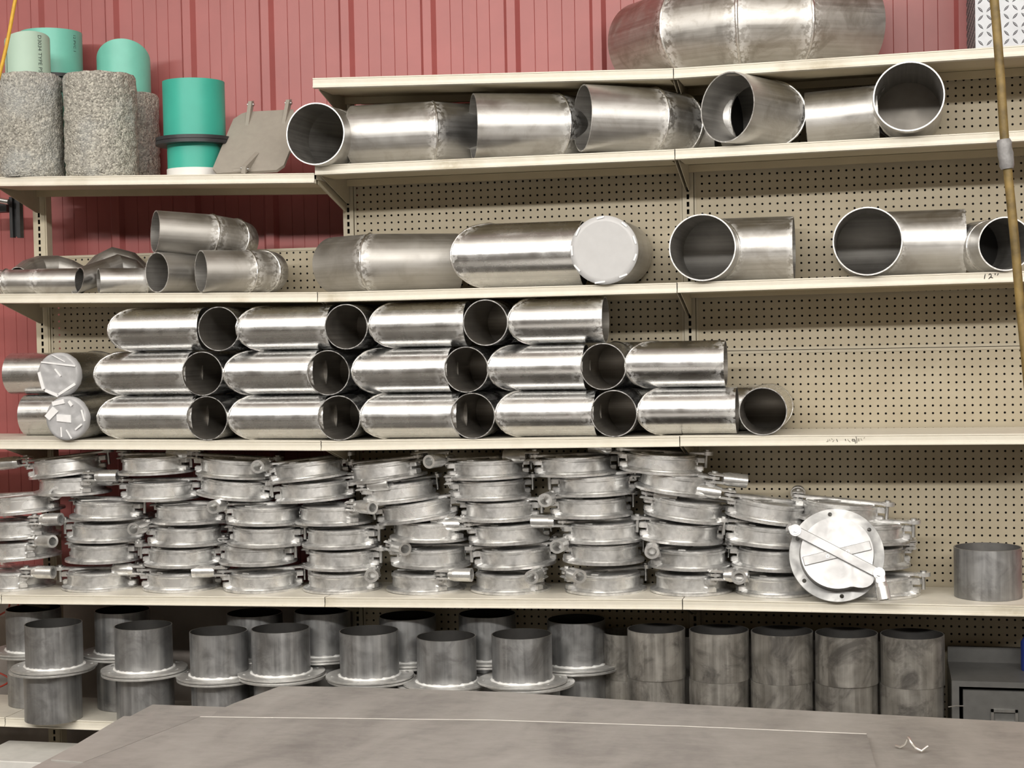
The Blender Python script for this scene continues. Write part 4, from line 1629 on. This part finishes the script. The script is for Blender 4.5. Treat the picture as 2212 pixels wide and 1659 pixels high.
# loops of red wire low on the left wall
wp = [at(*q, .10) for q in ((-30, 1335), (0, 1328), (18, 1318), (22, 1300))]
tag(MB().tube(wp, .0035, 8).build('red_wire', M['orange_wire']), 'red wire arching just under the left end of the valve shelf', 'wire', 'red wires')
wp = [at(*q, .12) for q in ((38, 1300), (42, 1318), (48, 1330), (44, 1350))]
tag(MB().tube(wp, .0035, 8).build('red_wire', M['orange_wire']), 'short red wire right beside the arching one', 'wire', 'red wires')
wp = []
for k in range(13):
    t_ = k / 12
    wp.append(at(-30 + 50 * math.sin(t_ * PI), 1444 + 50 * t_, .05))
tag(MB().tube(wp, .0035, 8).build('red_wire', M['orange_wire']), 'red wire loop at left edge behind the leftmost flanged tubes', 'wire', 'red wires')

# white box below the bottom shelf
za_ = .30
q0, q1 = atz(-60, 1638, za_), atz(100, 1648, za_)
bx0, bx1 = q0.x, q1.x + .05
yf = q1.y
root = empty('white_box', ((bx0 + bx1) / 2, yf + .12, 0), 'white enamel box on the floor below the left bay', 'box')
q = Vector(root.location)
shift(MB().box((bx0, yf + .004, .001), (bx1, yf + .26, za_ - .03)), q).build('box_body', M['white_box'], root)
shift(MB().bevbox((bx0 - .004, yf, za_ - .029), (bx1 + .004, yf + .264, za_), .003), q).build('lid', M['white_box'], root)

# ------------------------------------------------------------------ work table with loose steel sheets
ZT = .86
def tz(px, py, z=ZT):
    return atz(px, py, z)
t0, t1 = tz(321, 1521), tz(75, 1659)
xl_ = (t0.x + t1.x) / 2
yb_ = (t0.y)
root = empty('work_table', (xl_ + 1.2, -2.6, 0), 'long steel work table in the foreground', 'table')
q = Vector(root.location)
shift(MB().bevbox((xl_, -3.9, ZT - .012), (3.4, yb_, ZT), .002), q).build('table_top', M['sheet'], root)
for lx in (xl_ + .12, 3.28):
    for ly in (-3.8, yb_ - .12):
        shift(MB().box((lx - .04, ly - .04, .0005), (lx + .04, ly + .04, ZT - .012)), q).build('leg', M['grey_paint'], root)
shift(MB().box((xl_ + .08, yb_ - .15, ZT - .10), (3.3, yb_ - .09, ZT - .012)), q).build('apron', M['grey_paint'], root)
shift(MB().box((xl_ + .08, -3.83, ZT - .10), (3.3, -3.77, ZT - .012)), q).build('apron', M['grey_paint'], root)


def sheet(poly_px, z0, th, label, name='steel_sheet', extra=(), rim=None):
    P_ = [atz(px, py, z0 + th) for px, py in poly_px]
    P_ = [Vector((p_.x, p_.y, 0)) for p_ in P_] + [Vector((*e, 0)) for e in extra]
    ctr_ = sum(P_, Vector()) / len(P_)
    ctr_.z = z0
    n = len(P_)
    v = [Vector((p_.x, p_.y, z0)) - ctr_ for p_ in P_] + [Vector((p_.x, p_.y, z0 + th)) - ctr_ for p_ in P_]
    ar = sum(P_[k].x * P_[(k + 1) % n].y - P_[(k + 1) % n].x * P_[k].y for k in range(n))
    fs = [tuple(range(n)), tuple(range(n, 2 * n))] + [(k, (k + 1) % n, (k + 1) % n + n, k + n) for k in range(n)]
    if ar > 0:
        fs[0] = fs[0][::-1]
    else:
        fs = [fs[0], fs[1][::-1]] + [t_[::-1] for t_ in fs[2:]]
    o = MB().add(v, fs).build(name, M['sheet'], None, ctr_)
    tag(o, label, 'sheet', 'loose steel sheets on the work table')
    if rim:
        for k in range(rim[0], rim[1]):
            a_, b_ = v[n + k], v[n + (k + 1) % n]
            d_ = (b_ - a_).normalized()
            i_ = Vector((d_.y, -d_.x, 0)) * (.006 if ar < 0 else -.006)
            up = Vector((0, 0, .0004))
            MB().add([a_ + up, b_ + up, b_ + i_ + up, a_ + i_ + up], [(0, 1, 2, 3)]).build('sheared_edge', M['sheet_edge'], o)
    return o


# rear sheet, reaching across the whole table; its far edge bows where the sheet sags
sheet([(470, 1535), (503, 1520), (605, 1482), (760, 1484), (1100, 1495), (1500, 1522), (2212, 1560), (2330, 1567), (2330, 1700), (330, 1700), (400, 1600)], ZT + .0003, .005, 'rear steel sheet whose clipped corner points at the flanged tubes')
sheet([(433, 1548), (1060, 1555), (1470, 1568), (1872, 1585), (1893, 1659), (1905, 1760), (-60, 1760), (150, 1659)], ZT + .0056, .011, 'front steel sheet with a bright rear edge, nearest the viewer', rim=(0, 3))
sheet([(267, 1547), (434, 1547), (180, 1646), (110, 1640)], ZT + .0003, .003, 'narrow steel offcut along the left table edge')

# curled shaving on the sheet
zc = ZT + .0055
wp = [atz(1935, 1611, zc + .004), atz(1945, 1614, zc + .004), atz(1955, 1608, zc + .012), atz(1962, 1592, zc + .03), atz(1968, 1604, zc + .022), atz(1978, 1616, zc + .01), atz(1990, 1622, zc + .005), atz(2004, 1612, zc + .012)]
sm = []
for k in range(len(wp) - 1):
    for t_ in (0, .33, .66):
        sm.append(wp[k].lerp(wp[k + 1], t_))
sm.append(wp[-1])
tag(MB().tube(sm, .0028, 8).build('metal_shaving', M['scrap']), 'bright curled metal shaving lying on the table sheets', 'shaving')

# ------------------------------------------------------------------ hanging hose and cord
def smooth(pts_, n=6):
    out = []
    for i_ in range(len(pts_) - 1):
        p0_, p1_, p2_, p3_ = pts_[max(i_ - 1, 0)], pts_[i_], pts_[i_ + 1], pts_[min(i_ + 2, len(pts_) - 1)]
        for k in range(n):
            t_ = k / n
            out.append(.5 * ((2 * p1_) + (p2_ - p0_) * t_ + (2 * p0_ - 5 * p1_ + 4 * p2_ - p3_) * t_ * t_ + (3 * p1_ - p0_ - 3 * p2_ + p3_) * t_ ** 3))
    out.append(pts_[-1])
    return out


HY = -1.25
hp_ = [at(*q_, HY) for q_ in ((2128, -260), (2146, -20), (2153, 60), (2162, 180), (2170, 300), (2180, 400), (2192, 520), (2202, 640), (2212, 740), (2226, 880), (2246, 1050), (2285, 1300), (2330, 1560))]
root = empty('hanging_hose', hp_[4], 'dirty yellow air hose hanging down at the right, with tape', 'hose')
q = Vector(root.location)
hp_.append(Vector((hp_[-1].x + .12, HY - .05, .012)))
hp_.append(Vector((hp_[-1].x + .5, HY - .1, .012)))
up_d = (hp_[0] - hp_[1]).normalized()
hp_.insert(0, hp_[0] + up_d * ((4.598 - hp_[0].z) / up_d.z))
hs_ = [hp_[0]] + smooth(hp_[1:])
shift(MB().tube(hs_, .0115, 12), q).build('hose_line', M['hose'], root)
ta, tb = at(2168, 301, HY), at(2176, 365, HY)
mb = MB()
n = 20
dirv = (tb - ta).normalized()
e1 = dirv.cross(Vector((0, 1, 0))).normalized()
e2 = dirv.cross(e1)
rings = []
for j_ in range(9):
    c_ = ta.lerp(tb, j_ / 8)
    for k in range(n):
        a_ = 2 * PI * k / n
        rr_ = .0185 + .0022 * mnoise.noise(Vector((math.cos(a_) * 2, math.sin(a_) * 2, j_ * .6))) - (.003 if j_ in (0, 8) else 0)
        rings.append(c_ + (e1 * math.cos(a_) + e2 * math.sin(a_)) * rr_)
mb.add(rings, [(j_ * n + k, j_ * n + (k + 1) % n, (j_ + 1) * n + (k + 1) % n, (j_ + 1) * n + k) for j_ in range(8) for k in range(n)], True)
mb.add(rings[:n], [tuple(range(n))])
mb.add(rings[-n:], [tuple(range(n - 1, -1, -1))])
shift(mb, q).build('tape_wrap', M['tape'], root)
cp_ = [at(*q_, -.55) for q_ in ((70, -200), (31, 10), (18, 80), (2, 150), (-20, 230), (-60, 330))]
cp_.append(Vector((cp_[-1].x - .25, -.55, 1.2)))
cp_.append(Vector((cp_[-1].x - .15, -.6, .3)))
cp_.append(Vector((cp_[-1].x - .3, -.65, .008)))
up_d = (cp_[0] - cp_[1]).normalized()
cp_.insert(0, cp_[0] + up_d * ((4.598 - cp_[0].z) / up_d.z))
tag(MB().tube([cp_[0]] + smooth(cp_[1:]), .0062, 10).build('yellow_cord', M['yellow_cord']), 'bright yellow cord hanging at the top left corner', 'cord')

# ------------------------------------------------------------------ marker writing on the shelf lips


def stroke(pxs, w_, Y, mat, parent):
    pts_ = [at(x_, y_, Y) for x_, y_ in pxs]
    mb = MB()
    for a_, b_ in zip(pts_[:-1], pts_[1:]):
        d_ = (b_ - a_).normalized()
        n_ = Vector((-d_.z, 0, d_.x)) * w_ / 2
        mb.add([a_ - n_ - d_ * w_ * .3, b_ - n_ + d_ * w_ * .3, b_ + n_ + d_ * w_ * .3, a_ + n_ - d_ * w_ * .3], [(0, 1, 2, 3)])
    return shift(mb, parent.matrix_world.translation if False else Vector(parent.location)).build('marker_writing', mat, parent)


def find_shelf(txt):
    return next(o_ for o_ in C.objects if o_.get('label', '').startswith(txt))


s2 = find_shelf('right bay cream steel shelf, third')
YL = -D - .0006
for st2 in ([(2128.5, 592.5), (2127, 597), (2126.5, 602)], [(2136, 594), (2138.5, 591.5), (2141, 593), (2141, 597), (2136, 602)], [(2138, 599), (2141, 598.5), (2144.5, 600.5)],
            [(2150, 590.5), (2149.5, 594)], [(2156.5, 591), (2154.5, 594.5)]):
    stroke(st2, .0022, YL, M['marker'], s2)
s3 = find_shelf('right bay cream steel shelf, level just')
for st2, mt in (([(1785, 954), (1788.5, 953.5), (1788.5, 949.5)], 'marker_faint'), ([(1793, 953), (1792, 949)], 'marker_faint'), ([(1796, 947), (1798, 950)], 'marker_faint'),
                ([(1798, 954.5), (1800, 953.5), (1801.5, 950)], 'marker_faint'), ([(1807, 948.5), (1808, 951), (1809.5, 954)], 'marker'),
                ([(1826, 948.5), (1827, 952)], 'marker'), ([(1831, 949), (1833.5, 952), (1837, 955)], 'marker_faint'),
                ([(1841, 952.5), (1841, 948.5), (1846, 949), (1847.5, 952), (1848, 958), (1850.5, 961)], 'marker'), ([(1841, 952.3), (1847, 952.5)], 'marker'),
                ([(1849, 943.2), (1850.5, 948), (1851, 957)], 'marker'), ([(1853, 948), (1856, 948), (1853.5, 952.5), (1857, 952)], 'marker_faint'),
                ([(1859.5, 947), (1862, 951.5)], 'marker_faint'), ([(1868, 944.5), (1866, 947)], 'marker_faint')):
    stroke(st2, .0016, YL, M[mt], s3)
